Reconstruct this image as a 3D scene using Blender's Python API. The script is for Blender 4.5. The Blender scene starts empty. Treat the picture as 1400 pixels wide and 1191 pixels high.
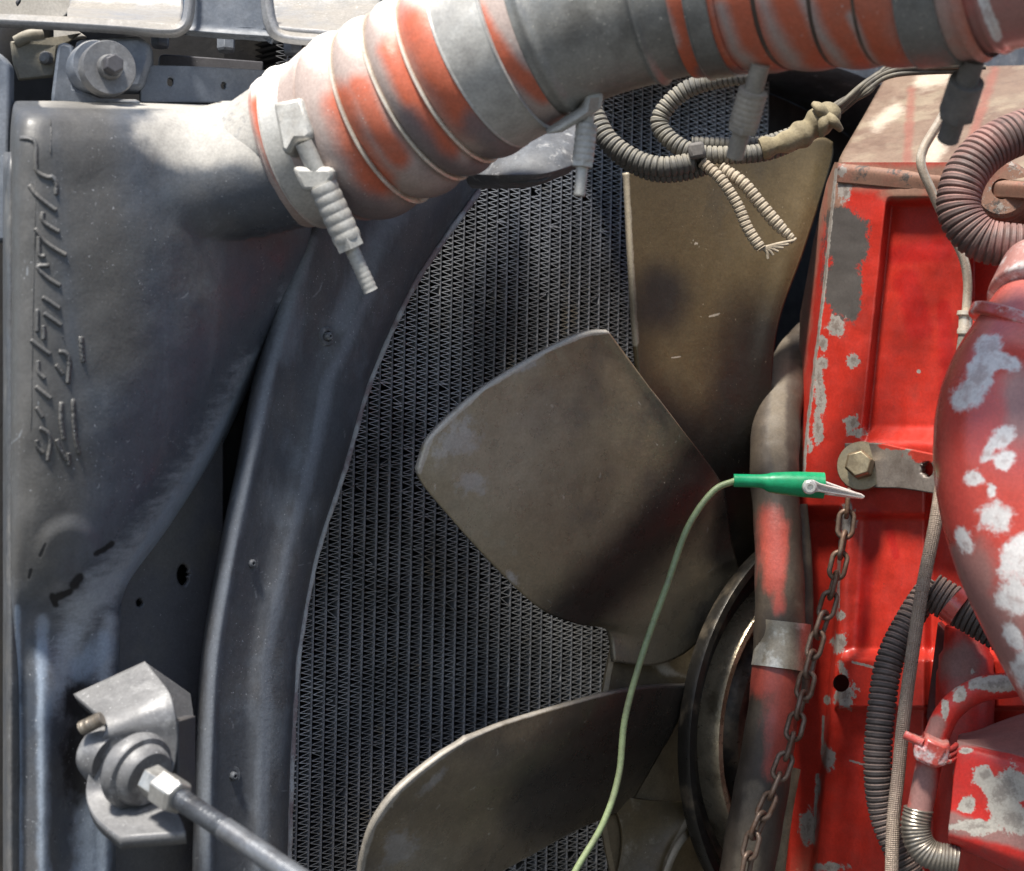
import bpy, bmesh, math, random
import numpy as np
from mathutils import Vector, Matrix
random.seed(4); rng = np.random.default_rng(4)
SC = bpy.context.scene

# ------------------------------------------------------------------ camera, world, sun, exposure
S = 0.65                      # metres per layout unit
F = 2800.0                    # focal length in photo pixels (1400 x 1191)
CAMY = -2.0
cam = bpy.data.cameras.new('camera'); camo = bpy.data.objects.new('camera', cam)
SC.collection.objects.link(camo); SC.camera = camo
camo.location = (0, CAMY*S, 0); camo.rotation_euler = (math.radians(90), 0, 0)
cam.sensor_fit = 'HORIZONTAL'; cam.sensor_width = 36; cam.lens = 36*F/1400
cam.clip_start = .05; cam.clip_end = 500
cam.dof.use_dof = True; cam.dof.focus_distance = 2.0*S; cam.dof.aperture_fstop = 9

SUN_EL, SUN_AZ = math.radians(64), math.radians(208)     # azimuth clockwise from +Y
w = bpy.data.worlds.new('World'); SC.world = w; w.use_nodes = True
nt = w.node_tree; bg = nt.nodes['Background']
sky = nt.nodes.new('ShaderNodeTexSky'); sky.sky_type = 'NISHITA'; sky.sun_disc = False
sky.sun_elevation = SUN_EL; sky.sun_rotation = SUN_AZ; sky.dust_density = 1.5; sky.air_density = 1
nt.links.new(sky.outputs[0], bg.inputs[0]); bg.inputs[1].default_value = .05
sl = bpy.data.lights.new('sun', 'SUN'); so = bpy.data.objects.new('sun', sl); SC.collection.objects.link(so)
sl.energy = 2.6; sl.angle = math.radians(9); sl.color = (1, .95, .87)
sd = Vector((math.sin(SUN_AZ)*math.cos(SUN_EL), math.cos(SUN_AZ)*math.cos(SUN_EL), math.sin(SUN_EL)))
so.rotation_euler = sd.to_track_quat('Z', 'Y').to_euler()
vs = SC.view_settings; vs.view_transform = 'Standard'; vs.look = 'None'; vs.gamma = 1; vs.exposure = 1.8

# ------------------------------------------------------------------ layout helpers
def P(px, py, D): return Vector(((px-700)/F*D*S, (D+CAMY)*S, (595.5-py)/F*D*S))
def Pn(a):
    a = np.asarray(a, float); px, py, D = a[..., 0], a[..., 1], a[..., 2]
    return np.stack([(px-700)/F*D*S, (D+CAMY)*S, (595.5-py)/F*D*S], -1)
def unP(v):
    v = np.asarray(v, float); D = v[..., 1]/S - CAMY
    return v[..., 0]/S/D*F+700, 595.5-v[..., 2]/S/D*F
def pxr(r, D): return r/F*D*S
K = .9; CO, SI = 1/math.hypot(1, K), K/math.hypot(1, K)
NV = Vector((SI, -CO, 0))          # radiator / fan axis, pointing to the engine
UV = Vector((CO, SI, 0))
def rad(px, d=0.0): return (2.1737-d)/(1-K*(px-700)/F)     # depth of the radiator plane moved d towards the engine
def cov(px): return 2.43/(1+(px-700)/F)                     # depth of the engine side
def cr(pts, n):
    """Catmull-Rom resample of control points (k,dim) to n points, even in control-length."""
    p = np.asarray(pts, float); k = len(p)
    if k == 2:
        t = np.linspace(0, 1, n)[:, None]; return p[0]*(1-t)+p[1]*t
    L = np.r_[0, np.cumsum(np.linalg.norm(np.diff(p[:, :2], axis=0), axis=1)+1e-6)]
    q = np.vstack([2*p[0]-p[1], p, 2*p[-1]-p[-2]])
    s = np.linspace(0, L[-1], n); i = np.clip(np.searchsorted(L, s, side='right')-1, 0, k-2)
    t = ((s-L[i])/(L[i+1]-L[i]))[:, None]
    a, b, c, d = q[i], q[i+1], q[i+2], q[i+3]
    return .5*(2*b+(c-a)*t+(2*a-5*b+4*c-d)*t**2+(3*b-a-3*c+d)*t**3)
def fbm(x, y, seed=0):
    r = np.random.default_rng(seed); o = 0
    for k in range(4):
        f = 2**k; a, b, c, e = r.uniform(0, 6.28, 4)
        th = r.uniform(0, 6.28); o = o+np.sin(f*(x*np.cos(th)+y*np.sin(th))+a+1.3*np.sin(f*(y*np.cos(th)-x*np.sin(th))*.8+b))/f
    return o

# ------------------------------------------------------------------ object helpers
def link(o): SC.collection.objects.link(o)
def tag(o, label=None, cat=None, group=None, kind=None):
    if label: o['label'] = label
    if cat: o['category'] = cat
    if group: o['group'] = group
    if kind: o['kind'] = kind
    return o
def thing(name, loc, label, cat, group=None):
    o = bpy.data.objects.new(name, None); link(o); o.location = loc; o.empty_display_size = .02
    return tag(o, label, cat, group)
def wloc(o):
    v = Vector(o.location)
    while o.parent: o = o.parent; v += o.location
    return v
def mk(name, verts, faces, mat, parent=None, smooth=True, sharp=None, solid=None, bevel=None, masks=None, label=None, sub=0):
    v = np.asarray(verts, float); c = (v.min(0)+v.max(0))/2
    me = bpy.data.meshes.new(name)
    me.from_pydata((v-c).tolist(), [], faces if isinstance(faces, list) else faces.tolist()); me.update()
    for k, (nm, fn) in enumerate((masks or {}).items()):
        px, py = unP(v); a = me.attributes.new(nm, 'FLOAT', 'POINT')
        a.data.foreach_set('value', np.asarray(fn(px, py), np.float32))
    if smooth:
        me.polygons.foreach_set('use_smooth', [True]*len(me.polygons))
        if sharp: me.set_sharp_from_angle(angle=math.radians(sharp))
    me.materials.append(mat)
    o = bpy.data.objects.new(name, me); link(o)
    if parent: o.parent = parent; o.location = Vector(c)-wloc(parent)
    else: o.location = c
    if solid:
        m = o.modifiers.new('solidify', 'SOLIDIFY'); m.thickness = abs(solid); m.offset = -1 if solid > 0 else 1
    if bevel:
        m = o.modifiers.new('bevel', 'BEVEL'); m.width = bevel; m.segments = 2; m.limit_method = 'ANGLE'; m.harden_normals = False
    if sub:
        m = o.modifiers.new('sub', 'SUBSURF'); m.levels = m.render_levels = sub
    if label: o['label'] = label
    return o
def gridfaces(nr, nc, closed=False, flip=False):
    i = np.arange(nr-1)[:, None]*nc; j = np.arange(nc if closed else nc-1)[None, :]; j2 = (j+1) % nc
    f = np.stack([i+j, i+j2, i+nc+j2, i+nc+j], -1).reshape(-1, 4)
    return (f[:, ::-1] if flip else f).tolist()
def patch(rows, nr, nc, linear=False):
    """rows of (px,py,D) -> dense (nr*nc,3) grid in px,py,D"""
    R = np.stack([cr(r, nc) for r in rows])
    return np.stack([cr(R[:, j], nr) for j in range(nc)], 1)
def sheet(name, rows, nr, nc, mat, parent=None, solid=None, holes=(), fn=None, **kw):
    """a smooth sheet through rows of (px,py,D) listed top to bottom, left to right; faces look at the camera"""
    G = patch(rows, nr, nc) if isinstance(rows, list) else rows
    nr, nc = G.shape[:2]
    if fn is not None: G[..., 2] += fn(G[..., 0], G[..., 1])
    px, py = G[..., 0].ravel(), G[..., 1].ravel()
    F4 = np.array(gridfaces(nr, nc, flip=True)); keep = np.ones(len(F4), bool)
    for (hx, hy, rx, ry) in holes:
        e = np.hypot((px-hx)/rx, (py-hy)/ry); ins = e < 1
        g = ins[F4]; bad = g.all(1) | (np.hypot((px[F4].mean(1)-hx)/rx, (py[F4].mean(1)-hy)/ry) < 1)
        keep &= ~bad
        bv = np.intersect1d(F4[bad].ravel(), F4[~bad].ravel())
        s = 1/np.maximum(e[bv], 1e-6); px[bv] = hx+(px[bv]-hx)*s; py[bv] = hy+(py[bv]-hy)*s
    G = np.stack([px, py, G[..., 2].ravel()], -1); F4 = F4[keep]
    if holes:
        u, inv = np.unique(F4, return_inverse=True); G = G[u]; F4 = inv.reshape(F4.shape)
    return mk(name, Pn(G), F4, mat, parent, solid=solid, **kw)
def frames(pts):
    p = np.asarray(pts); t = np.gradient(p, axis=0); t /= np.linalg.norm(t, axis=1)[:, None]+1e-12
    a = np.array([0, -1., 0]); 
    if abs(t[0] @ a) > .9: a = np.array([0, 0, 1.])
    n = a-t[0]*(a @ t[0]); n /= np.linalg.norm(n); N = []
    for k in range(len(p)):
        n = n-t[k]*(n @ t[k]); n /= np.linalg.norm(n); N.append(n)
    N = np.array(N); return t, N, np.cross(t, N)
def tube(name, path, r, mat, parent=None, n=80, seg=20, prof=None, prof2=None, caps=True, **kw):
    """tube along (px,py,D[,r]) control points; r in px; prof(s px) multiplies/adds to the radius"""
    path = [tuple(q)+((r,) if len(q) == 3 else ()) for q in path]
    c = cr(path, n); w = Pn(c[:, :3]); t, N, B = frames(w)
    s = np.r_[0, np.cumsum(np.linalg.norm(np.diff(w, axis=0), axis=1))]*F/(S*c[:, 2].mean())
    rr = c[:, 3]+(prof(s) if prof else 0); rr = rr/F*c[:, 2]*S
    a = np.linspace(0, 2*math.pi, seg, endpoint=False)
    ra_ = rr[:, None]+(prof2(s[:, None], a[None, :])/F*c[:, 2:3]*S if prof2 else np.zeros((n, seg)))
    V = w[:, None]+ra_[..., None]*(N[:, None]*np.cos(a)[None, :, None]+B[:, None]*np.sin(a)[None, :, None])
    fc = gridfaces(n, seg, True); V = V.reshape(-1, 3)
    if caps: fc = fc+[list(range(seg))[::-1], list(range((n-1)*seg, n*seg))]
    return mk(name, V, fc, mat, parent, sharp=kw.pop('sharp', 50), **kw)
def lathe(name, c, axis, prof, mat, parent=None, seg=48, sharp=35, phase=0, **kw):
    """profile [(along axis, radius)] in layout units round a world axis"""
    ax = Vector(axis).normalized(); h = Vector((0, 0, 1)) if abs(ax.z) < .9 else Vector((1, 0, 0))
    e1 = h.cross(ax).normalized(); e2 = ax.cross(e1); c = Vector(c)
    V = []
    for (t, r) in prof:
        for k in range(seg):
            a = 2*math.pi*k/seg+phase; V.append(c+ax*t*S+(e1*math.cos(a)+e2*math.sin(a))*r*S)
    fc = gridfaces(len(prof), seg, True)+[list(range(seg))[::-1], list(range((len(prof)-1)*seg, len(prof)*seg))]
    return mk(name, V, fc, mat, parent, sharp=sharp, **kw)
def hexnut(name, c, axis, r, h, mat, parent=None, phase=0, ch=.18):
    return lathe(name, c, axis, [(0, r), (h*(1-ch), r), (h, r*.86)], mat, parent, seg=6, sharp=15, phase=phase, bevel=r*S*.06)
def slab(name, poly, th, mat, parent=None, direction=None, bevel=.001, **kw):
    """polygon of (px,py,D) given thickness th (layout units) away from the camera"""
    v = [P(*q) for q in poly]
    nrm = Vector((0, 0, 0))
    for i in range(len(v)): nrm += v[i].cross(v[(i+1) % len(v)])
    nrm.normalize()
    if nrm.y > 0: nrm = -nrm; v = v[::-1]
    d = Vector(direction).normalized() if direction else -nrm
    m = len(v); V = v+[q+d*th*S for q in v]
    fc = [list(range(m)), list(range(m, 2*m))[::-1]]+[[i, m+i, m+(i+1) % m, (i+1) % m] for i in range(m)]
    return mk(name, V, fc, mat, parent, smooth=True, sharp=30, bevel=bevel, **kw)

# ------------------------------------------------------------------ masks (wear with a shape of its own)
def blobs(*L):
    """ellipses (cx,cy,rx,ry[,deg]) -> 1 at the centre, 0 at the rim"""
    def f(px, py):
        o = np.full(np.shape(px), -1.)
        for b in L:
            a = math.radians(b[4]) if len(b) > 4 else 0; x, y = px-b[0], py-b[1]
            e = np.hypot((x*math.cos(a)+y*math.sin(a))/b[2], (-x*math.sin(a)+y*math.cos(a))/b[3])
            o = np.maximum(o, 1-e)
        return o
    return f
def strokes(*L):
    """polylines ([(x,y)..], halfwidth)"""
    def f(px, py):
        o = np.full(np.shape(px), -1.)
        for pts, hw in L:
            for (x0, y0), (x1, y1) in zip(pts, pts[1:]):
                dx, dy = x1-x0, y1-y0; t = np.clip(((px-x0)*dx+(py-y0)*dy)/(dx*dx+dy*dy), 0, 1)
                o = np.maximum(o, 1-np.hypot(px-x0-t*dx, py-y0-t*dy)/hw)
        return o
    return f
def scaled(k, *fs): return lambda x, y: k*np.maximum.reduce([f(x, y) for f in fs])
def both(*fs): return lambda x, y: np.maximum.reduce([f(x, y) for f in fs])

def scratches(n, x0, x1, y0, y1, seed, hw=1.6, ln=16):
    r = np.random.default_rng(seed); L = []
    for _ in range(n):
        x, y, a, l = r.uniform(x0, x1), r.uniform(y0, y1), r.uniform(0, 3.14), ln*r.uniform(.3, 1.6)
        L.append(([(x, y), (x+l*.5*math.cos(a), y+l*.5*math.sin(a)), (x+l*math.cos(a+.25), y+l*math.sin(a+.25))], hw))
    return strokes(*L)
# ------------------------------------------------------------------ materials
def pmat(name, base, rough=.55, metal=0., var=None, layers=(), dust=None, bump=None, specks=None, spec=.5, coat=0., streak=None, grain=.10):
    m = bpy.data.materials.new(name); m.use_nodes = True; t = m.node_tree; N = t.nodes; Lk = t.links.new
    b = N['Principled BSDF']; b.inputs['Metallic'].default_value = metal; b.inputs['Specular IOR Level'].default_value = spec
    b.inputs['Coat Weight'].default_value = coat; b.inputs['Coat Roughness'].default_value = .25
    geo = N.new('ShaderNodeNewGeometry'); pos = geo.outputs['Position']
    def noise(scale, detail=4, rough=.6, stretch=None):
        n = N.new('ShaderNodeTexNoise'); n.inputs['Scale'].default_value = scale; n.inputs['Detail'].default_value = detail; n.inputs['Roughness'].default_value = rough
        if stretch:
            mp = N.new('ShaderNodeMapping'); mp.inputs['Scale'].default_value = stretch[:3]
            if len(stretch) > 3: mp.inputs['Rotation'].default_value = (0, math.radians(stretch[3]), 0)
            Lk(pos, mp.inputs[0]); Lk(mp.outputs[0], n.inputs[0])
        else: Lk(pos, n.inputs[0])
        return n.outputs[0]
    def rng_(x, lo, hi, a=0., c=1., smooth=True):
        r = N.new('ShaderNodeMapRange'); r.interpolation_type = 'SMOOTHSTEP' if smooth else 'LINEAR'
        Lk(x, r.inputs[0]); r.inputs[1].default_value = lo; r.inputs[2].default_value = hi; r.inputs[3].default_value = a; r.inputs[4].default_value = c
        return r.outputs[0]
    def math_(op, x, y):
        n = N.new('ShaderNodeMath'); n.operation = op
        for k, q in enumerate((x, y)):
            if isinstance(q, (int, float)): n.inputs[k].default_value = q
            else: Lk(q, n.inputs[k])
        return n.outputs[0]
    col = N.new('ShaderNodeRGB'); col.outputs[0].default_value = (*base, 1); col = col.outputs[0]
    rg = N.new('ShaderNodeValue'); rg.outputs[0].default_value = rough; rg = rg.outputs[0]
    def mix(fac, c2, r2=None):
        nonlocal col, rg
        n = N.new('ShaderNodeMix'); n.data_type = 'RGBA'; Lk(fac, n.inputs[0]); Lk(col, n.inputs[6]); n.inputs[7].default_value = (*c2, 1); col = n.outputs[2]
        if r2 is not None:
            q = N.new('ShaderNodeMix'); q.data_type = 'FLOAT'; Lk(fac, q.inputs[0]); Lk(rg, q.inputs[2]); q.inputs[3].default_value = r2; rg = q.outputs[0]
    for v in (var or ()):      # (colour, scale, lo, hi, amount)
        mix(rng_(noise(v[1], 5), v[2], v[3], 0, v[4]), v[0])
    if streak:                 # (colour, scale, stretch, lo, hi, amount)
        mix(rng_(noise(streak[1], 6, .7, streak[2]), streak[3], streak[4], 0, streak[5]), streak[0])
    heights = []
    for ly in layers:          # dict attr,col,amp,scale,soft,rough,amount,stretch
        at = N.new('ShaderNodeAttribute'); at.attribute_name = ly['attr']
        n = noise(ly.get('scale', 60), 6, ly.get('nr', .65), ly.get('stretch'))
        x = math_('ADD', at.outputs['Fac'], math_('MULTIPLY', math_('SUBTRACT', n, .5), ly.get('amp', 1.2)))
        s = ly.get('soft', .05); f = rng_(x, ly.get('thr', .1)-s, ly.get('thr', .1)+s, 0, ly.get('amount', 1.))
        mix(f, ly['col'], ly.get('rough'))
        if ly.get('depth'): heights.append((f, ly['depth']))
    if dust:                   # (colour, amount, scale, zlo, zhi)
        sp = N.new('ShaderNodeSeparateXYZ'); Lk(geo.outputs['Normal'], sp.inputs[0])
        z = rng_(sp.outputs[2], dust[3], dust[4]); n = rng_(noise(dust[2], 6, .7), .22, .58)
        mix(math_('MULTIPLY', math_('MULTIPLY', z, n), dust[1]), dust[0], .9)
    if grain:                  # fine dark and pale mottling
        gv = math_('MULTIPLY', rng_(noise(620, 3, .7), .36, .64, 1-grain, 1+grain*.8), rng_(noise(130, 5, .75), .36, .64, 1-grain*.5, 1+grain*.5))
        vm = N.new('ShaderNodeVectorMath'); vm.operation = 'SCALE'; Lk(col, vm.inputs[0]); Lk(gv, vm.inputs['Scale']); col = vm.outputs[0]
    if specks:                 # (colour, scale, threshold, amount): dust grains of several sizes, gathered in places
        pl_ = rng_(noise(14, 3), .40, .62)
        mix(math_('MULTIPLY', pl_, rng_(noise(specks[1]*1.7, 2, .6), specks[2]-.05, specks[2]-.02, 0, specks[3]*.9)), specks[0], .9)
        mix(math_('MULTIPLY', pl_, rng_(noise(specks[1]*.55, 5, .75), specks[2]-.015, specks[2]+.01, 0, specks[3])), specks[0], .9)
    Lk(col, b.inputs['Base Color'])
    rn = noise(90, 4); rv = math_('ADD', rg, rng_(rn, .3, .7, -.1, .1)); Lk(rv, b.inputs['Roughness'])
    h = None
    if bump:                   # (scale, strength[, stretch])
        bp = N.new('ShaderNodeBump'); bp.inputs['Distance'].default_value = .001; bp.inputs['Strength'].default_value = bump[1]
        h = noise(bump[0], 6, .65, bump[2] if len(bump) > 2 else None)
        for f, d in heights: h = math_('SUBTRACT', h, math_('MULTIPLY', f, d))
        Lk(h, bp.inputs['Height']); Lk(bp.outputs[0], b.inputs['Normal'])
    return m

DUST = (.50, .42, .31)
M = {}
M['tank'] = pmat('tank_plastic', (.070, .081, .099), .36, var=[((.105, .103, .102), 9, .45, .66, .7), ((.044, .058, .082), 22, .5, .7, .6)],
    layers=[dict(attr='tan', col=(.40, .38, .345), amp=.8, scale=34, soft=.22, thr=.16, rough=.8, amount=.88),
            dict(attr='scuff', col=(.40, .43, .47), amp=1.7, nr=.78, scale=48, soft=.45, thr=.5, rough=.6, amount=.62, stretch=(1, 1, 4.5, 52)),
            dict(attr='brown', col=(.085, .080, .072), amp=.8, scale=25, soft=.5, thr=.25, rough=.5, amount=.8),
            dict(attr='pale', col=(.26, .31, .38), amp=1.6, scale=60, soft=.35, thr=.4, amount=.7),
            dict(attr='scr', col=(.24, .26, .28), amp=1.8, nr=.78, scale=190, soft=.3, thr=.45, amount=.6),
            dict(attr='hole', col=(.006, .006, .007), amp=1.2, scale=120, soft=.3, thr=.25, rough=.8, depth=1.)],  # shadows of the dents painted black, plus a dark stain by the bracket
    streak=((.15, .165, .185), 50, (1, 1, .12), .5, .78, .45), specks=((.6, .62, .65), 330, .74, .6), bump=(170, .3))
M['shroud'] = pmat('shroud_plastic', (.068, .073, .083), .6, var=[((.11, .105, .104), 14, .42, .65, .7), ((.135, .15, .17), 26, .5, .68, .6)],
    layers=[dict(attr='rub', col=(.19, .21, .24), amp=1.9, nr=.75, scale=70, soft=.5, thr=.35, amount=.65, stretch=(1, 1, .35)),  # rubbed ridges, with the skylight on them put into the colour
            dict(attr='scr', col=(.22, .23, .24), amp=1.8, nr=.78, scale=190, soft=.3, thr=.45, amount=.6),
            dict(attr='edge', col=(.50, .50, .50), amp=1.4, scale=90, soft=.2, thr=.25, amount=.9, rough=.8)],
    streak=((.16, .17, .185), 60, (1, 1, .15), .52, .75, .5), specks=((.55, .56, .58), 360, .73, .6), bump=(190, .3))
M['edgetrim'] = pmat('scuffed_edge', (.42, .42, .41), .7, var=[((.20, .135, .14), 40, .45, .6, .8)], bump=(150, .6))
M['dark_panel'] = pmat('dark_panel', (.062, .060, .066), .55, var=[((.085, .078, .07), 18, .45, .65, .7)], specks=((.4, .4, .4), 380, .76, .5), bump=(150, .2))
M['black'] = pmat('black_grime', (.012, .011, .011), .75, var=[((.03, .026, .02), 40, .5, .7, .6)], bump=(150, .3))  # also the black of the added backing sheets
M['steelgrey'] = pmat('painted_steel', (.10, .115, .14), .5, var=[((.17, .185, .21), 30, .45, .65, .7)], dust=((.36, .35, .33), .6, 40, .2, .9), specks=((.5, .5, .5), 300, .74, .5), bump=(140, .3))
M['castalu'] = pmat('cast_aluminium', (.155, .155, .158), .5, .25, var=[((.12, .12, .122), 28, .42, .62, .8), ((.34, .34, .34), 60, .55, .7, .6)], dust=((.24, .238, .235), .4, 50, .3, .9), specks=((.7, .7, .7), 300, .73, .5), bump=(170, .35))
M['zinc'] = pmat('zinc_plate', (.50, .49, .46), .38, .7, var=[((.30, .28, .25), 60, .45, .65, .6)], bump=(220, .2))
M['sleeve'] = pmat('sleeve_metal', (.34, .29, .22), .4, .5, var=[((.62, .58, .5), 38, .5, .6, .9), ((.16, .12, .08), 45, .55, .68, .8)], bump=(120, .6))
M['steel'] = pmat('dull_steel', (.27, .24, .20), .38, .6, var=[((.15, .125, .10), 55, .45, .65, .7)], bump=(220, .3))
M['core_fin'] = pmat('worn_fin_edge', (.60, .60, .60), .5, .2, var=[((.15, .148, .145), 7, .44, .64, .8), ((.36, .30, .20), 30, .56, .72, .6)])  # worn fin edges, also lightened as if lit
M['core_dark'] = pmat('core_paint', (.035, .035, .038), .6, var=[((.07, .065, .055), 20, .45, .65, .7)])  # fin sides, the shade of the gaps put into the dark paint
M['core_tube'] = pmat('core_tube', (.26, .26, .27), .55, .2, var=[((.07, .07, .07), 18, .45, .65, .7)])
M['blade'] = pmat('fan_metal', (.25, .20, .13), .33, .35, var=[((.33, .275, .18), 12, .45, .66, .8), ((.085, .08, .078), 17, .5, .7, .6)],
    streak=((.36, .31, .225), 34, (1, 1, .35, 40), .5, .78, .5),
    layers=[dict(attr='worn', col=(.44, .39, .30), amp=1.3, scale=20, soft=.6, thr=.35, amount=.65), dict(attr='scuff', col=(.46, .45, .44), amp=2.6, nr=.75, scale=80, soft=.3, thr=.5, amount=.6, rough=.55),  # worn layer: light on the blade tips put into the colour
            dict(attr='scr', col=(.50, .46, .38), amp=1.4, nr=.75, scale=160, soft=.2, thr=.35, amount=.8),
            dict(attr='pit', col=(.30, .26, .19), amp=.9, scale=150, soft=.2, thr=.3, amount=.85),
            dict(attr='edge', col=(.50, .46, .40), amp=1.3, scale=110, soft=.25, thr=.2, amount=.9, rough=.6),
            dict(attr='soot', col=(.03, .026, .023), amp=.9, scale=24, soft=.6, thr=.15, amount=.95)],  # root grease and the deep shade round the hub, both painted dark
    specks=((.5, .45, .36), 300, .755, .6), bump=(210, .25))
M['blade_olive'] = pmat('fan_metal_olive', (.10, .072, .034), .5, .15, var=[((.15, .11, .055), 9, .42, .66, .8), ((.06, .05, .035), 13, .5, .7, .6)],
    layers=[dict(attr='scuff', col=(.5, .45, .36), amp=1.2, scale=90, soft=.25, thr=.3, amount=.8),
            dict(attr='edge', col=(.38, .33, .25), amp=1.3, scale=110, soft=.25, thr=.2, amount=.8, rough=.6),
            dict(attr='soot', col=(.018, .015, .012), amp=.9, scale=24, soft=.6, thr=.15, amount=.95)],  # oily root, with the black shade there put into the colour
    specks=((.5, .42, .3), 300, .755, .6), bump=(210, .25))
M['hub'] = pmat('hub_grime', (.115, .088, .052), .6, .2, var=[((.16, .13, .09), 16, .45, .65, .8)], layers=[dict(attr='scuff', col=(.45, .42, .36), amp=1.2, scale=90, soft=.25, thr=.3, amount=.7)], specks=((.4, .35, .26), 320, .74, .6), bump=(180, .35))
M['hubplate'] = pmat('hub_plate_metal', (.155, .118, .07), .5, .2, var=[((.22, .175, .11), 12, .45, .66, .8), ((.06, .05, .035), 15, .5, .7, .8)], layers=[dict(attr='scuff', col=(.45, .42, .36), amp=1.2, scale=90, soft=.25, thr=.3, amount=.7)], specks=((.4, .35, .26), 320, .74, .6), bump=(180, .35))
M['bronze'] = pmat('worn_ring', (.36, .30, .21), .3, .6, var=[((.10, .08, .05), 30, .46, .64, .8)], bump=(200, .3))
M['pulley'] = pmat('pulley_iron', (.030, .027, .023), .36, .5, var=[((.15, .12, .085), 30, .48, .66, .8)], bump=(200, .3))
M['groove'] = pmat('groove_grime', (.06, .042, .032), .5, var=[((.13, .10, .075), 40, .45, .65, .7)])
M['ringwire'] = pmat('ring_wire', (.66, .60, .50), .35, .3, var=[((.40, .34, .27), 30, .45, .65, .7)])
M['silicone'] = pmat('orange_silicone', (.46, .105, .05), .46, var=[((.40, .13, .08), 25, .42, .65, .6)],
    layers=[dict(attr='grey', col=(.36, .30, .27), amp=1.0, nr=.7, scale=26, soft=.5, thr=.12, rough=.75, amount=.95, stretch=(1, 1, 1)),
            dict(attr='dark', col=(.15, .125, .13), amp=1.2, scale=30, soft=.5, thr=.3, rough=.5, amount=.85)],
    dust=((.86, .82, .75), 1., 16, .38, .80), specks=((.7, .68, .62), 300, .745, .6), bump=(170, .3))
M['band'] = pmat('clamp_band', (.46, .45, .42), .48, .2, var=[((.26, .25, .235), 25, .42, .65, .7)], dust=((.84, .81, .75), 1., 22, .25, .8), specks=((.75, .73, .68), 320, .74, .6), bump=(160, .25))
M['pipe_alu'] = pmat('pipe_aluminium', (.20, .20, .19), .42, .35, var=[((.33, .32, .29), 16, .45, .65, .7), ((.10, .095, .085), 20, .5, .68, .6)], dust=((.70, .66, .58), .7, 30, .4, .95), specks=((.75, .70, .6), 260, .73, .7), bump=(150, .3))
M['clampmetal'] = pmat('dusty_clamp', (.42, .41, .38), .55, .3, var=[((.25, .235, .21), 45, .45, .65, .7)], dust=((.56, .535, .49), .8, 40, .2, .9), bump=(180, .35))
M['clampbrown'] = pmat('grimy_clamp', (.24, .215, .18), .65, .1, var=[((.36, .32, .26), 40, .45, .65, .7)], dust=((.5, .45, .37), .7, 40, .2, .9), bump=(180, .5))
M['red'] = pmat('red_engine_paint', (.42, .026, .015), .40, var=[((.15, .022, .014), 10, .54, .76, .6), ((.33, .02, .012), 20, .5, .72, .7), ((.30, .03, .018), 45, .58, .75, .5)], coat=.15,
    layers=[dict(attr='grime', col=(.20, .125, .085), amp=1.1, scale=45, soft=.4, thr=.2, rough=.7, amount=.92),
            dict(attr='oilstain', col=(.36, .012, .010), amp=1.3, scale=55, soft=.3, thr=.3, amount=.8),  # darker red strokes: shade painted onto the cover
            dict(attr='dark', col=(.060, .052, .047), amp=1.8, nr=.78, scale=80, soft=.09, thr=.12, rough=.7, depth=.6),
            dict(attr='chip', col=(.26, .235, .21), amp=3.0, nr=.8, scale=120, soft=.06, thr=.2, rough=.65, depth=.8),
            dict(attr='chip', col=(.15, .115, .095), amp=3.4, nr=.8, scale=150, soft=.15, thr=.75, rough=.7, amount=.8)],
    specks=((.10, .02, .01), 250, .745, .5), bump=(120, .12))
M['redpipe'] = pmat('red_pipe_paint', (.52, .065, .047), .26, var=[((.42, .06, .05), 15, .45, .7, .7)], coat=.7,
    layers=[dict(attr='grime', col=(.28, .17, .15), amp=1.3, scale=28, soft=.35, thr=.25, rough=.5, amount=.8),
            dict(attr='chip', col=(.66, .63, .61), amp=2.3, nr=.76, scale=66, soft=.22, thr=.2, rough=.5, depth=.6),
            dict(attr='chip', col=(.40, .30, .28), amp=3.4, nr=.78, scale=110, soft=.3, thr=.8, rough=.55, amount=.7)], dust=((.7, .45, .38), .45, 25, .5, 1.), bump=(110, .15))
M['covertop'] = pmat('dusty_cover_top', (.20, .138, .098), .42, var=[((.14, .085, .06), 22, .42, .62, .7), ((.27, .215, .15), 26, .5, .66, .7)],
    layers=[dict(attr='redline', col=(.24, .085, .06), amp=1.4, scale=40, soft=.45, thr=.35, amount=.7),
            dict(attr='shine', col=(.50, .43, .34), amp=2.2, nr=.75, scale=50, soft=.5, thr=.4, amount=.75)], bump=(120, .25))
M['casting'] = pmat('dark_red_casting', (.10, .010, .008), .6, var=[((.05, .025, .018), 30, .42, .62, .8)], bump=(120, .5))
M['hose_rubber'] = pmat('dirty_hose', (.048, .036, .026), .6, var=[((.095, .073, .052), 24, .45, .65, .75)],
    layers=[dict(attr='red', col=(.36, .065, .045), amp=2.2, nr=.72, scale=42, soft=.4, thr=.35, rough=.45, amount=.9, stretch=(1, 1, .4)),
            dict(attr='tan', col=(.135, .11, .08), amp=1.5, scale=50, soft=.3, thr=.2, rough=.8, amount=.9)], bump=(110, .5))
M['conduit'] = pmat('conduit_dusty', (.062, .05, .045), .6, var=[((.15, .11, .095), 40, .45, .65, .7)], dust=((.36, .25, .20), .75, 60, .15, .9), bump=(180, .25))
M['conduit_grey'] = pmat('conduit_grey', (.10, .098, .09), .6, var=[((.19, .175, .14), 40, .45, .65, .7)], dust=((.30, .27, .21), .6, 60, .1, .8), bump=(180, .25))
M['conduit_red'] = pmat('conduit_reddust', (.075, .05, .045), .6, var=[((.17, .08, .07), 40, .45, .65, .7)], dust=((.36, .20, .17), .6, 60, .1, .8), bump=(180, .25))
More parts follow.
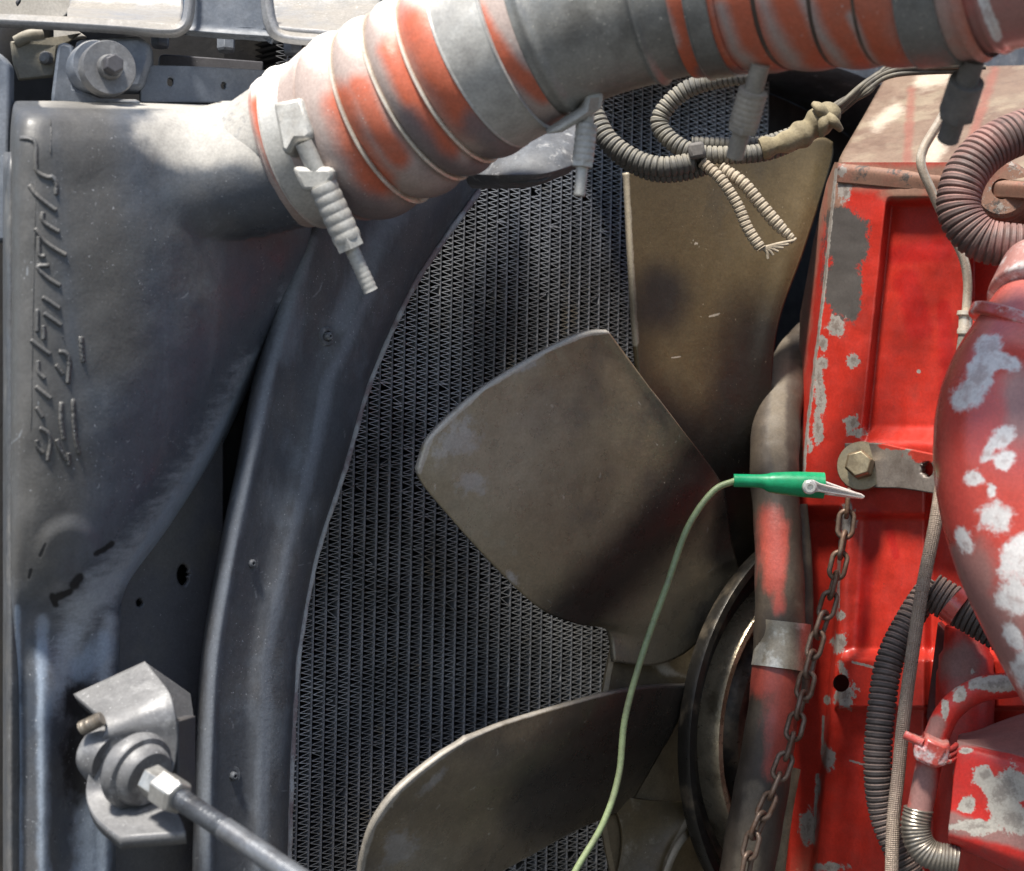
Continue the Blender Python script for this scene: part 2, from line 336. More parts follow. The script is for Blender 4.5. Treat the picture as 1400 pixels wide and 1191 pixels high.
M['tape'] = pmat('mud_tape', (.20, .165, .10), .85, var=[((.32, .27, .17), 50, .45, .65, .8)], bump=(90, 1.))
M['tiepale'] = pmat('tan_cord', (.38, .32, .24), .8, var=[((.22, .18, .13), 60, .45, .65, .7)], bump=(130, .8))
M['greytape'] = pmat('grey_tape', (.12, .112, .105), .65, var=[((.19, .175, .16), 35, .45, .65, .7)], bump=(140, .4))
M['wire'] = pmat('dark_wire', (.075, .065, .05), .6, var=[((.16, .14, .10), 50, .45, .65, .7)])
M['green'] = pmat('green_vinyl', (.002, .26, .10), .38, var=[((.01, .33, .15), 60, .45, .65, .5)], bump=(90, .15))
M['greenwire'] = pmat('pale_green_wire', (.20, .25, .125), .5, var=[((.13, .135, .085), 35, .45, .65, .8)], bump=(160, .3))
M['bright'] = pmat('bright_plate', (.70, .68, .63), .3, .35)
M['chain'] = pmat('chain_steel', (.17, .12, .09), .5, .45, var=[((.11, .055, .03), 90, .45, .65, .8)], bump=(220, .5))
M['braid'] = pmat('braided_steel', (.34, .265, .205), .45, .3, var=[((.26, .19, .15), 60, .45, .65, .7)], bump=(700, .8, (1, 1, .35)))
M['tube_bright'] = pmat('bright_tube', (.66, .58, .47), .3, .4, var=[((.42, .33, .25), 45, .45, .65, .7)])
M['cream'] = pmat('cream_panel', (.36, .33, .285), .5, var=[((.6, .56, .5), 15, .45, .65, .6)])
M['rail'] = pmat('dusty_rail', (.24, .24, .245), .45, .2, var=[((.22, .225, .235), 20, .42, .62, .8)], dust=((.28, .255, .22), .85, 22, .2, .8), specks=((.7, .68, .62), 280, .73, .6), bump=(140, .35))
M['brownplate'] = pmat('brown_bracket', (.13, .118, .09), .6, var=[((.23, .20, .15), 30, .45, .65, .8)], dust=((.5, .46, .38), .5, 40, .2, .8), bump=(140, .4))
M['rodsteel'] = pmat('rod_steel', (.17, .18, .195), .36, .5, var=[((.09, .09, .095), 50, .45, .65, .7), ((.26, .25, .23), 70, .55, .7, .5)], bump=(200, .4))
M['strap'] = pmat('worn_strap', (.20, .172, .15), .45, .35, var=[((.12, .095, .08), 40, .45, .65, .8)], layers=[dict(attr='red', col=(.42, .04, .025), amp=2.2, nr=.75, scale=80, soft=.1, thr=.25)], bump=(150, .4))
M['brassy'] = pmat('aged_bolt', (.25, .205, .13), .42, .5, var=[((.13, .10, .06), 60, .45, .65, .8)], bump=(200, .3))
M['redbox'] = pmat('red_box_paint', (.52, .025, .018), .45, var=[((.30, .06, .05), 25, .45, .66, .7)],
    layers=[dict(attr='grime', col=(.24, .16, .14), amp=1.2, scale=40, soft=.3, thr=.2, rough=.7, amount=.85),
            dict(attr='chip', col=(.42, .39, .34), amp=2.8, nr=.75, scale=85, soft=.08, thr=.2, rough=.7, depth=.6),
            dict(attr='chip', col=(.22, .19, .165), amp=3.4, nr=.78, scale=110, soft=.25, thr=.75, rough=.7, amount=.8)], bump=(120, .25))
M['ground'] = pmat('asphalt', (.05, .05, .048), .9, bump=(60, .5))

# ------------------------------------------------------------------ ground and dark bay behind
g = mk('ground', [(-40, -40, -1.05), (40, -40, -1.05), (40, 40, -1.05), (-40, 40, -1.05)], [[0, 1, 2, 3]], M['ground'], smooth=False); tag(g, kind='structure')

# ------------------------------------------------------------------ radiator
def radpt(u, v, d=0.): return RO+UV*u*S+RVV*v*S+NV*d*S
RO = P(430, 900, rad(430)); RVV = Vector((.022, 0, 1)).normalized()
rt = thing('radiator', P(700, 1191, rad(700)), 'dark radiator core of fine upright tubes and zigzag fins behind the fan', 'radiator')
PITCH = .0152; NC = 47; U0 = -.055; V0, V1 = -.40, .68
FP = .0054
def fin_mesh(seed):
    r = random.Random(seed); n = int((V1-V0)/(FP/2)); V = []; fc = []; hw = PITCH*.5-.0011; th = .00075; dep = .035
    for k in range(n+1):
        x = (-hw if k % 2 else hw)*(1+r.uniform(-.06, .06)); z = V0+k*FP/2+r.uniform(-.12, .12)*FP
        if r.random() < (.05 if .0 < z < .28 else .012): x += r.uniform(-.8, .8)*hw; z += r.uniform(-.9, .9)*FP
        for (dz, dd) in ((-th/2, 0), (th/2, 0), (th/2, -dep), (-th/2, -dep)): V.append((x, z+dz, dd))
        if k:
            a, b = 4*(k-1), 4*k
            fc += [[a+i, b+i, b+(i+1) % 4, a+(i+1) % 4] for i in range(4)]
    W = [UV*x*S+RVV*z*S+NV*d*S for x, z, d in V]
    me = bpy.data.meshes.new('fin_strip'); me.from_pydata(W, [], fc); me.materials.append(M['core_dark']); me.materials.append(M['core_fin']); me.update()
    me.polygons.foreach_set('material_index', [1 if q % 4 == 0 else 0 for q in range(len(fc))]); return me
FM = [fin_mesh(k) for k in range(5)]
def tube_mesh():
    hw = .0013; V = []
    for z in (V0, V1):
        for (x, d) in ((-hw, -.001), (-hw*.5, .0), (hw*.5, .0), (hw, -.001), (hw, -.036), (-hw, -.036)): V.append(UV*x*S+RVV*z*S+NV*d*S)
    me = bpy.data.meshes.new('tube'); me.from_pydata(V, [], [[i, (i+1) % 6, 6+(i+1) % 6, 6+i] for i in range(6)]); me.materials.append(M['core_tube']); me.update(); return me
TM = tube_mesh()
for k in range(NC):
    u = U0+k*PITCH
    o = bpy.data.objects.new('fin_strip', FM[(k*3) % 5]); link(o); o.parent = rt; o.location = radpt(u, 0, 0)-rt.location
    o = bpy.data.objects.new('tube', TM); link(o); o.parent = rt; o.location = radpt(u+PITCH/2, 0, -.0002)-rt.location
UE = U0+NC*PITCH+.5; B = [radpt(U0-.04, V0, -.038), radpt(UE, V0, -.038), radpt(UE, V1, -.038), radpt(U0-.04, V1, -.038)]
mk('core_backing', B, [[0, 1, 2, 3]], M['black'], rt, smooth=False)  # black sheet added to stop sky light and give deep shade

# ------------------------------------------------------------------ fan shroud
sh = thing('fan_shroud', P(330, 1191, rad(330)), 'grey blue moulded fan shroud curving round the left side of the radiator', 'fan shroud')
SR = [(215, [422, 440, 462, 488, 552, 600, 660, 700]), (262, [415, 432, 452, 476, 530, 575, 628, 656]), (330, [398, 408, 428, 455, 500, 540, 582, 607]), (400, [376, 384, 404, 430, 470, 505, 545, 562]), (520, [345, 352, 370, 387, 420, 460, 495, 508]),
      (640, [322, 328, 343, 360, 395, 425, 460, 473]), (760, [297, 303, 318, 334, 365, 395, 424, 434]), (900, [274, 280, 295, 309, 340, 365, 400, 409]), (1050, [266, 272, 287, 301, 335, 360, 391, 400]), (1191, [262, 270, 285, 299, 335, 357, 387, 396]), (1320, [262, 270, 285, 299, 335, 355, 385, 393])]
SB = [.02, .062, .080, .074, .066, .070, .060, .030]
rows = [[(x, y, rad(x, b)) for x, b in zip(xs, SB)] for y, xs in SR]
edge_line = [(xs[-1]-1, y) for y, xs in SR]
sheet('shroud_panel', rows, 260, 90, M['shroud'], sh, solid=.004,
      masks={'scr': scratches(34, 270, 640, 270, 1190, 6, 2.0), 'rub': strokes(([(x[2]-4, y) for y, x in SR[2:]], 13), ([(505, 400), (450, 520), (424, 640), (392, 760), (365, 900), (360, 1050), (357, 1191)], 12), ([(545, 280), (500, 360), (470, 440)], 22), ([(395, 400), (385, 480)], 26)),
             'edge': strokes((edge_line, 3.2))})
tube('edge_trim', [(xs[-1]-1, y, rad(xs[-1], .040)) for y, xs in SR[1:]], 4.0, M['edgetrim'], sh, n=160, seg=12, prof=lambda s: .5*np.sin(s/9)+.4*np.sin(s/3.7))
# annular face round the opening and its rolled lip
RC = P(1135, 1000, rad(1135, .2))-NV*.15*S
V = []; na = 72; prof = [(.755, -.03), (.755, .10), (.760, .108), (.772, .108), (.82, .10), (1.08, .09)]
A0, A1 = math.radians(-95), math.radians(112)
for k in range(na):
    a = A0+(A1-A0)*k/(na-1)
    for (r, d) in prof: V.append(RC+UV*math.cos(a)*r*S+Vector((0, 0, 1))*math.sin(a)*r*S+NV*d*S)
mk('shroud_ring', V, gridfaces(na, len(prof)), M['shroud'], sh, sharp=40, solid=.004)
rows = [[(x, y, d) for x, y, d in r] for r in (
    [(630, 190, 1.98), (690, 180, 1.95), (750, 165, 1.95), (805, 150, 1.97)], [(632, 215, 1.95), (690, 208, 1.91), (750, 200, 1.905), (798, 188, 1.93)], [(634, 234, 1.93), (690, 234, 1.89), (745, 231, 1.885), (792, 218, 1.91)],
    [(636, 241, 1.93), (690, 241, 1.885), (742, 239, 1.88), (788, 228, 1.91)], [(640, 252, 1.95), (690, 252, 1.90), (735, 249, 1.895), (782, 233, 1.93)], [(646, 258, 1.99), (690, 258, 1.94), (730, 255, 1.935), (776, 238, 1.97)])]
sheet('top_saddle', rows, 50, 60, M['shroud'], sh, solid=.006)
for (x, y) in ((445, 460), (340, 770), (315, 1060)):
    c = P(x, y, rad(x, .064)); 
    s_ = lathe('screw', c-NV*.002*S, NV, [(0, .0105), (.003, .0105), (.0055, .0085), (.0055, .0055), (.002, .0045), (.002, .001)], M['shroud'], sh, seg=20)
    lathe('screw_head', c+NV*.002*S, NV, [(0, .0042), (.005, .004), (.0065, .0025), (.0065, .0015), (.003, .001), (.003, .0005)], M['shroud'], s_, seg=12)

# ------------------------------------------------------------------ side panel between tank and shroud
sp = thing('side_panel', P(230, 1191, rad(230)), 'dark flat side panel with round holes between the tank and the shroud', 'panel')
rows = [[(150, y, rad(150, .004)), (220, y, rad(220, .004)), (305, y, rad(305, .004))] for y in (300, 700, 1300)]
sheet('panel_sheet', rows, 330, 80, M['dark_panel'], sp, solid=.003, holes=[(251, 786, 9, 15), (191, 824, 5, 6), (185, 1154, 4.5, 6)])
rows = [[(140, y, rad(140, -.06)), (340, y, rad(340, -.06))] for y in (290, 1300)]
sheet('inner_frame', rows, 3, 3, M['black'], sp, solid=.003)

# ------------------------------------------------------------------ charge air tank
AXC = [(150, 258, 1.84), (250, 243, 1.846), (330, 229, 1.845), (391, 209, 1.840), (450, 188, 1.824), (524, 158, 1.802), (614, 106, 1.775), (690, 64, 1.753), (745, 40, 1.740), (800, 18, 1.730), (860, 0, 1.722), (930, -16, 1.708), (1010, -27, 1.69), (1100, -33, 1.66), (1200, -37, 1.63), (1300, -42, 1.60), (1420, -62, 1.565), (1540, -90, 1.53)]
AX = cr(AXC, 1600)
_na = AX[(AX[:, 0] > 258) & (AX[:, 0] < 430)]
def neck_blend(px, py, D):
    d2 = (px[..., None]-_na[:, 0])**2+(py[..., None]-_na[:, 1])**2
    r = np.interp(_na[:, 0], (258, 300, 391), (84, 92, 101)); i = np.argmin(d2-r**2, -1); q = (r**2)[i]-np.min(np.where(np.arange(len(_na)) == i[..., None], d2, 1e9), -1)
    Dn = np.where(q > 0, _na[i, 2]-np.sqrt(np.maximum(q, 0))/F*_na[i, 2], D+.2); k = .034; h = np.clip(.5+.5*(D-Dn)/k, 0, 1)
    return D*(1-h)+Dn*h-k*h*(1-h)

tk = thing('charge_air_tank', P(90, 1191, rad(90, .1)), 'large grey moulded air tank with raised lettering on the left', 'air tank')
TR = [(138, [20, 26, 60, 150, 230, 300, 352, 372], [-.05, -.03, -.02, -.02, -.02, -.02, -.03, -.06]),
      (150, [17, 21, 55, 150, 240, 330, 385, 410], [-.03, .05, .085, .085, .085, .075, .05, -.02]),
      (185, [14, 19, 52, 150, 245, 340, 408, 430], [-.02, .075, .112, .12, .118, .10, .06, -.02]),
      (260, [13, 18, 50, 150, 250, 345, 425, 450], [-.02, .08, .117, .125, .128, .11, .065, -.02]),
      (330, [13, 18, 50, 150, 250, 345, 425, 452], [-.02, .08, .117, .128, .128, .11, .075, -.02]),
      (420, [13, 18, 50, 140, 230, 310, 378, 398], [-.02, .08, .117, .128, .125, .11, .07, -.02]),
      (520, [12, 17, 48, 125, 205, 275, 328, 346], [-.02, .08, .115, .125, .12, .105, .06, -.02]),
      (620, [12, 17, 46, 110, 175, 235, 282, 298], [-.02, .08, .112, .12, .115, .10, .055, -.02]),
      (720, [11, 16, 42, 92, 140, 182, 220, 236], [-.02, .075, .105, .112, .108, .095, .05, -.02]),
      (800, [10, 15, 36, 72, 108, 138, 168, 176], [-.02, .06, .085, .095, .09, .08, .05, -.02]),
      (860, [10, 15, 34, 66, 102, 132, 160, 166], [-.02, .05, .06, .06, .06, .058, .045, -.02]),
      (950, [10, 15, 34, 60, 98, 130, 158, 164], [-.02, .045, .05, .075, .05, .048, .043, -.02]),
      (1060, [10, 15, 34, 60, 98, 130, 156, 162], [-.02, .045, .05, .078, .05, .048, .043, -.02]),
      (1200, [10, 15, 34, 60, 98, 130, 152, 160], [-.02, .045, .05, .078, .05, .048, .043, -.02]),
      (1320, [10, 15, 34, 60, 98, 130, 152, 160], [-.02, .045, .05, .078, .05, .048, .043, -.02])]
rows = [[(x, y, rad(x, b)) for x, b in zip(xs, bs)] for y, xs, bs in TR]
TG = patch(rows, 420, 130)
dents = blobs((95, 760, 55, 60)); 
def dent_fn(px, py): 
    e = np.clip(dents(px, py), 0, 1); return -.0035*np.clip(e*2.2, 0, 1)**2*(3-2*np.clip(e*2.2, 0, 1))+.0012*fbm(px/60, py/80, 3)
TG[..., 2] += dent_fn(TG[..., 0], TG[..., 1])
TG[..., 2] = neck_blend(TG[..., 0], TG[..., 1], TG[..., 2])
sheet('tank_shell', TG.copy(), 0, 0, M['tank'], tk,
      masks={'tan': both(blobs((290, 180, 118, 58, 4), (350, 165, 70, 75)), strokes(([(60, 140), (340, 143)], 9))),
             'scuff': strokes(([(352, 510), (300, 610), (235, 705), (175, 775), (110, 835)], 46), ([(395, 410), (420, 380)], 25), ([(100, 860), (75, 960)], 30), ([(150, 850), (140, 930)], 22)),
             'brown': strokes(([(35, 200), (40, 420), (60, 620), (40, 760)], 75), ([(110, 160), (130, 320), (150, 480)], 65)),
             'pale': strokes(([(24, 830), (26, 1191)], 7), ([(58, 850), (60, 1191)], 14), ([(140, 1080), (120, 1191)], 40), ([(140, 880), (110, 920)], 25), ([(452, 350), (402, 415), (350, 510), (300, 600), (240, 690), (172, 792)], 17)),
             'scr': scratches(34, 30, 440, 150, 1190, 5, 1.8), 'hole': both(strokes(([(131, 757), (143, 751), (153, 743)], 5), ([(75, 818), (95, 809)], 7), ([(72, 815), (76, 826)], 6), ([(55, 760), (62, 745)], 3), ([(100, 800), (108, 790)], 9), ([(40, 790), (42, 780)], 3)), blobs((115, 960, 40, 40), (110, 1040, 34, 75)))})
# raised script on the tank, following its face
tf = TG.reshape(-1, 3); 
def tank_depth(px, py):
    i = np.argmin((tf[:, 0]-px)**2+(tf[:, 1]-py)**2); return tf[i, 2]
LET = [[(25, 189), (41, 190), (49, 199), (50, 232), (63, 242), (72, 243), (77, 252), (77, 268)], [(39, 252), (48, 265), (63, 278), (78, 289)], [(59, 289), (58, 300), (65, 308), (82, 318)],
       [(47, 311), (61, 330), (76, 341), (92, 350)], [(53, 322), (54, 348), (63, 350)], [(69, 363), (52, 365), (65, 380), (84, 392)], [(57, 406), (70, 414), (83, 423)], [(59, 428), (72, 437), (85, 446)],
       [(51, 421), (51, 456)], [(60, 444), (60, 466)], [(41, 464), (55, 475), (70, 486)], [(52, 492), (53, 509), (62, 519)], [(79, 481), (90, 483), (95, 496), (93, 526)], [(76, 498), (87, 513)],
       [(111, 459), (112, 478), (114, 497)], [(48, 528), (59, 537), (70, 546)], [(84, 548), (84, 575), (88, 604)], [(49, 556), (59, 572)], [(53, 585), (65, 592), (69, 607), (65, 632)], [(50, 601), (52, 612), (60, 621)],
       [(100, 544), (103, 596), (109, 624)], [(77, 600), (83, 616), (92, 631)], [(94, 618), (94, 638)], [(69, 160), (70, 180), (69, 212)], [(85, 459), (88, 466)], [(48, 236), (48, 300), (45, 420), (42, 600)]]
V = []; fc = []
for li, st in enumerate(LET):
    q = cr(st, max(6, int(12*len(st)))); hw = 5.4 if li < 23 else 1.6; hh = .0034 if li < 23 else .002
    t = np.gradient(q, axis=0); t /= np.linalg.norm(t, axis=1)[:, None]
    b0 = len(V); m = 9
    for k in range(len(q)):
        e = min(1, (min(k, len(q)-1-k)+.2)/2.2)
        for j in range(m):
            f = (j/(m-1)*2-1); x, y = q[k, 0]-t[k, 1]*f*hw, q[k, 1]+t[k, 0]*f*hw
            V.append((x, y, tank_depth(x, y)+.0012-hh*e*math.cos(f*math.pi/2)**1.5))
    for k in range(len(q)-1):
        for j in range(m-1):
            a = b0+k*m+j; fc.append([a, a+1, a+m+1, a+m])
o = mk('raised_lettering', Pn(np.array(V)), fc, M['tank'], tk, masks={'brown': lambda x, y: np.full(np.shape(x), .55), 'tan': lambda x, y: np.full(np.shape(x), .02)})
# flange on the outside of the tank
rows = [[(x, y, rad(x, b)) for x, b in zip((4, 6, 12, 22, 30), (-.03, .02, .055, .055, .04))] for y in (232, 500, 800, 1320)]
rows.insert(0, [(x, 217, rad(x, b)) for x, b in zip((8, 10, 14, 22, 30), (-.04, -.01, .03, .03, .02))])
sheet('side_flange', rows, 120, 16, M['tank'], tk, masks={'brown': lambda x, y: np.full(np.shape(x), .3)})

# ------------------------------------------------------------------ charge pipe run: neck, hose, pipe, hose
def axi(px): return int(np.argmin(abs(AX[:, 0]-px)))
def run(name, x0, x1, radf, mat, parent, n=160, seg=72, caps=False, **kw):
    """piece of the pipe run between axis positions x0..x1; radf(px) gives the radius in px"""
    i0, i1 = axi(x0), axi(x1); idx = np.linspace(i0, i1, n).round().astype(int); c = AX[np.unique(idx)]
    w = Pn(c); t, N, Bn = frames(w); rr = np.array([radf(x) for x in c[:, 0]])/F*c[:, 2]*S
    a = np.linspace(0, 2*math.pi, seg, endpoint=False)
    V = w[:, None]+rr[:, None, None]*(N[:, None]*np.cos(a)[None, :, None]+Bn[:, None]*np.sin(a)[None, :, None])
    fc = gridfaces(len(c), seg, True); V = V.reshape(-1, 3)
    if caps: fc += [list(range(seg))[::-1], list(range((len(c)-1)*seg, len(c)*seg))]
    return mk(name, V, fc, mat, parent, sharp=kw.pop('sharp', 60), **kw)
def lerp(x, xs, ys): return float(np.interp(x, xs, ys))
# neck belongs to the tank
run('outlet_neck', 282, 430, lambda x: lerp(x, (282, 320, 388), (55, 84, 100)), M['tank'], tk,
    masks={'tan': blobs((340, 150, 110, 75, -15)), 'brown': blobs((300, 235, 60, 40))})
# left hose
hl = thing('bellows_hose', P(385, 212, 1.82), 'dusty orange ribbed silicone hose leaving the grey tank, left of the two', 'hose', 'orange ribbed hoses')
R1 = [524, 572, 614]
def rad_left(x):
    r = lerp(x, (384, 392, 440, 470, 700, 735), (103, 107, 113, 126, 127, 121))
    for a, b in ((468, 524), (524, 572), (572, 614), (614, 668)):
        if a <= x <= b: r += 13*math.sin(math.pi*(x-a)/(b-a))**.7-6
    return r
ORL = [([(468, 140), (482, 195), (515, 248)], 25), ([(492, 118), (505, 150), (526, 190), (545, 215)], 17), ([(535, 70), (556, 120), (578, 160), (612, 208)], 16), ([(572, 40), (600, 95), (640, 150)], 32),
       ([(640, 0), (665, 45), (700, 92), (742, 130)], 13), ([(352, 140), (362, 180), (385, 235), (415, 280)], 10)]
_o = strokes(*ORL)
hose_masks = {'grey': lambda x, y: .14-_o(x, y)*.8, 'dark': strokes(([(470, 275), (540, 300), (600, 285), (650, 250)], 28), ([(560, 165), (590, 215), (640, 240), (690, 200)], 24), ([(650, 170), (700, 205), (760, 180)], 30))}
run('hose_body', 384, 735, rad_left, M['silicone'], hl, n=330, masks=hose_masks)
for x in R1:
    i = axi(x); c = AX[i]; ax_ = Vector(Pn(AX[i+3])-Pn(AX[i-3]))
    k = c[2]/F; lathe('wire_ring', P(*c), ax_, [(-3*k, 122*k), (-2.4*k, 127.5*k), (0, 130*k), (2.4*k, 127.5*k), (3*k, 122*k)], M['ringwire'], hl, seg=96)
# clamps
def band(name, x0, x1, r, mat, parent):
    return run(name, x0, x1, lambda x: r+(1.5 if min(x-x0, x1-x) < 3 else 0)-(6 if min(x-x0, x1-x) < .6 else 0), mat, parent, n=90)
def tbolt_clamp(x0, x1, r, a, b, label, mat, group='clamps round the hoses', amp=1.0, sw=16, bw=9, wm=None):
    """band round the run plus spring barrel from a (px,py,D) to b and bolt beyond"""
    t = thing('hose_clamp', P(*a), label, 'hose clamp', group)
    band('band', x0, x1, r, wm or M['band'], t)
    a, b = np.array(a, float), np.array(b, float)
    d = b-a; L = np.linalg.norm(d[:2])
    m0, m1 = a+d*.28, a+d*.66
    tube('bolt', [a, a+d*.15, m0], sw*.62, mat, t, n=12, seg=20)
    tube('spring', [m0, (m0+m1)/2, m1], sw, mat, t, n=90, seg=24, prof=lambda s: amp*np.abs(np.sin(s/L/.38*math.pi*6))-1)
    tube('bolt_end', [m1, (m1+b)/2, b], bw, mat, t, n=30, seg=18, prof=lambda s: .4*np.sin(s*1.6))
    tube('collar', [m1-d*.03, m1+d*.02, m1+d*.05], sw*1.02, mat, t, n=8, seg=6)
    return t
c1 = tbolt_clamp(412, 466, 114, (415, 195, 1.735), (507, 398, 1.76), 'dusty spring clamp at the tank end of the left orange hose', M['clampmetal'], sw=20, bw=10)
# bridge and trunnion of the first clamp
slab('bridge', [(372, 140, 1.742), (412, 132, 1.735), (428, 182, 1.730), (420, 192, 1.73), (405, 192, 1.73), (392, 212, 1.735), (384, 205, 1.738)], .022, M['clampmetal'], c1, bevel=.004)
slab('trunnion', [(398, 228, 1.735), (452, 228, 1.73), (458, 240, 1.73), (446, 262, 1.735), (412, 262, 1.735)], .03, M['clampmetal'], c1, bevel=.004)
c2 = tbolt_clamp(655, 712, 131, (806, 132, 1.725), (792, 268, 1.725), 'spring clamp hanging in front of the radiator at the upper end of the left hose', M['clampmetal'], sw=15, bw=8)
slab('bridge', [(745, 185, 1.72), (798, 150, 1.71), (802, 128, 1.71), (826, 126, 1.712), (824, 150, 1.712), (770, 182, 1.72)], .02, M['clampmetal'], c2, bevel=.003)
# middle pipe
mp_ = thing('charge_pipe', P(830, 5, 1.74), 'bare grey metal pipe between the two orange hoses', 'pipe')
def rad_mid(x):
    r = lerp(x, (700, 800, 950), (119, 119, 119))
    for c, h in ((748, 5), (885, 6)): r += h*math.exp(-((x-c)/6)**2)
    return r
run('pipe_wall', 705, 985, rad_mid, M['pipe_alu'], mp_, n=240)
# right hose
hr = thing('bellows_hose', P(1150, -35, 1.64), 'orange ribbed silicone hose above the red engine, right of the two', 'hose', 'orange ribbed hoses')
def rad_right(x):
    r = lerp(x, (930, 1000, 1250, 1350), (124, 127, 128, 126))
    for a, b in ((1020, 1080), (1080, 1148), (1148, 1208), (1208, 1262)):
        if a <= x <= b: r += 7*math.sin(math.pi*(x-a)/(b-a))**.6-5
    if x > 1300: r += 5*math.exp(-((x-1334)/6)**2)
    return r
run('hose_body', 936, 1345, rad_right, M['silicone'], hr, n=330,
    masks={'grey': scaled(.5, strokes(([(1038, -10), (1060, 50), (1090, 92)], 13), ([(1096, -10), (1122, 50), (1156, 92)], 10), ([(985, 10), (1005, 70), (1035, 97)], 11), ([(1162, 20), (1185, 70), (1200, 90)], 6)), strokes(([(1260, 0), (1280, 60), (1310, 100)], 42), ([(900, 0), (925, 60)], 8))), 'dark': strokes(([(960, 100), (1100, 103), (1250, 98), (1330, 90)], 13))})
for x in (1080, 1148, 1208):
    i = axi(x); c = AX[i]; ax_ = Vector(Pn(AX[i+3])-Pn(AX[i-3])); k = c[2]/F
    lathe('wire_ring', P(*c), ax_, [(-5*k, 119*k), (-3.5*k, 124.5*k), (0, 126*k), (3.5*k, 124.5*k), (5*k, 119*k)], M['groove'], hr, seg=96)
c3 = tbolt_clamp(958, 1006, 129, (1040, 88, 1.66), (1004, 215, 1.70), 'grimy brown clamp barrel hanging below the right orange hose', M['clampbrown'], sw=21, bw=12, amp=.6, wm=M['pipe_alu'])
c4 = tbolt_clamp(1262, 1312, 131, (1332, 80, 1.60), (1296, 190, 1.66), 'dark grey taped clamp hanging over the dusty engine top', M['greytape'], sw=25, bw=15, amp=.3, wm=M['pipe_alu'])
op = thing('engine_pipe', P(1400, -60, 1.57), 'pinkish red pipe end in the top right corner beyond the hose', 'pipe')
run('pipe_wall', 1325, 1535, lambda x: 120+(5*math.exp(-((x-1362)/7)**2)), M['redpipe'], op, n=90, masks={'grime': lambda x, y: np.full(np.shape(x), .5), 'chip': strokes(([(1345, 0), (1362, 50)], 10))})

# ------------------------------------------------------------------ fan
FDC = 1.9737
def fan(px, d=0): return (FDC-d)/(1-K*(px-700)/F)
fc_ = P(1135, 1000, fan(1135))
fn = thing('cooling_fan', fc_, 'large metal cooling fan with broad worn blades in front of the radiator', 'fan')
def blade(rows, mat, edge, **mk_):
    return sheet('blade', rows, 120, 90, mat, fn, solid=.0045, masks=dict(edge=strokes((edge, 4.5)), **mk_))
def brow(pts): return [(x, y, fan(x, d)) for x, y, d in pts]
# centre blade, rows from the tip edge to the root
blade([brow(r) for r in (
    [(573, 642, .02), (590, 596, .03), (660, 532, .05), (745, 480, .07), (800, 456, .085), (832, 453, .095)],
    [(580, 664, .015), (612, 630, .03), (680, 570, .05), (760, 515, .07), (825, 485, .085), (852, 480, .095)],
    [(620, 712, .01), (668, 672, .03), (735, 625, .05), (810, 580, .07), (878, 545, .09), (905, 552, .10)],
    [(680, 778, .01), (730, 740, .03), (795, 695, .05), (860, 655, .07), (925, 620, .09), (962, 625, .10)],
    [(738, 832, .01), (785, 798, .03), (845, 755, .05), (905, 712, .07), (955, 680, .085), (990, 670, .09)],
    [(788, 853, .01), (845, 828, .02), (900, 795, .035), (945, 765, .05), (980, 742, .06), (1000, 735, .065)],
    [(832, 863, .0), (885, 872, .01), (930, 858, .02), (962, 835, .03), (992, 805, .04), (1012, 790, .045)],
    [(842, 905, .004), (892, 910, .008), (932, 896, .012), (960, 872, .016), (988, 842, .022), (1008, 820, .026)])], M['blade'],
    [(573, 645), (590, 596), (660, 532), (745, 480), (800, 456), (833, 453)],
    scr=scratches(45, 580, 980, 460, 850, 7, 1.5, 12), worn=blobs((670, 630, 150, 130, -40)), scuff=blobs((628, 600, 60, 34, -40), (700, 790, 22, 12, 40), (640, 660, 40, 22), (715, 500, 40, 12, -28)), pit=both(blobs((740, 494, 9, 12, 20), (620, 690, 14, 10), (666, 730, 7, 8), (687, 742, 6, 8), (704, 756, 6, 6), (630, 672, 9, 9))), soot=strokes(([(960, 630), (900, 720), (850, 780), (770, 850)], 50), ([(1000, 680), (990, 760)], 30)))  # worn paints the lit tip, grease_shade the greasy shaded root
# upper right blade
blade([brow(r) for r in (
    [(856, 236, .03), (900, 232, .04), (990, 222, .06), (1080, 200, .085), (1122, 188, .10), (1139, 194, .105)],
    [(858, 262, .03), (905, 262, .04), (990, 255, .06), (1075, 240, .085), (1115, 230, .10), (1136, 226, .105)],
    [(863, 360, .03), (910, 362, .04), (980, 360, .06), (1045, 352, .085), (1080, 345, .10), (1100, 340, .105)],
    [(870, 470, .03), (915, 474, .04), (970, 474, .055), (1020, 468, .07), (1048, 460, .085), (1062, 455, .09)],
    [(888, 600, .03), (925, 605, .035), (970, 606, .045), (1010, 602, .055), (1040, 596, .06), (1056, 590, .065)],
    [(950, 780, .0), (975, 785, .005), (1005, 785, .01), (1035, 780, .015), (1060, 775, .02), (1080, 770, .02)])], M['blade_olive'],
    [(856, 236), (858, 262), (863, 360), (870, 470)], soot=strokes(([(1050, 470), (1010, 580), (960, 700)], 75), ([(900, 420), (905, 400)], 45), ([(930, 600), (980, 760)], 80)), scuff=strokes(([(970, 432), (983, 430)], 2.5), ([(948, 330), (955, 336)], 2.5), ([(918, 490), (930, 488)], 2)))
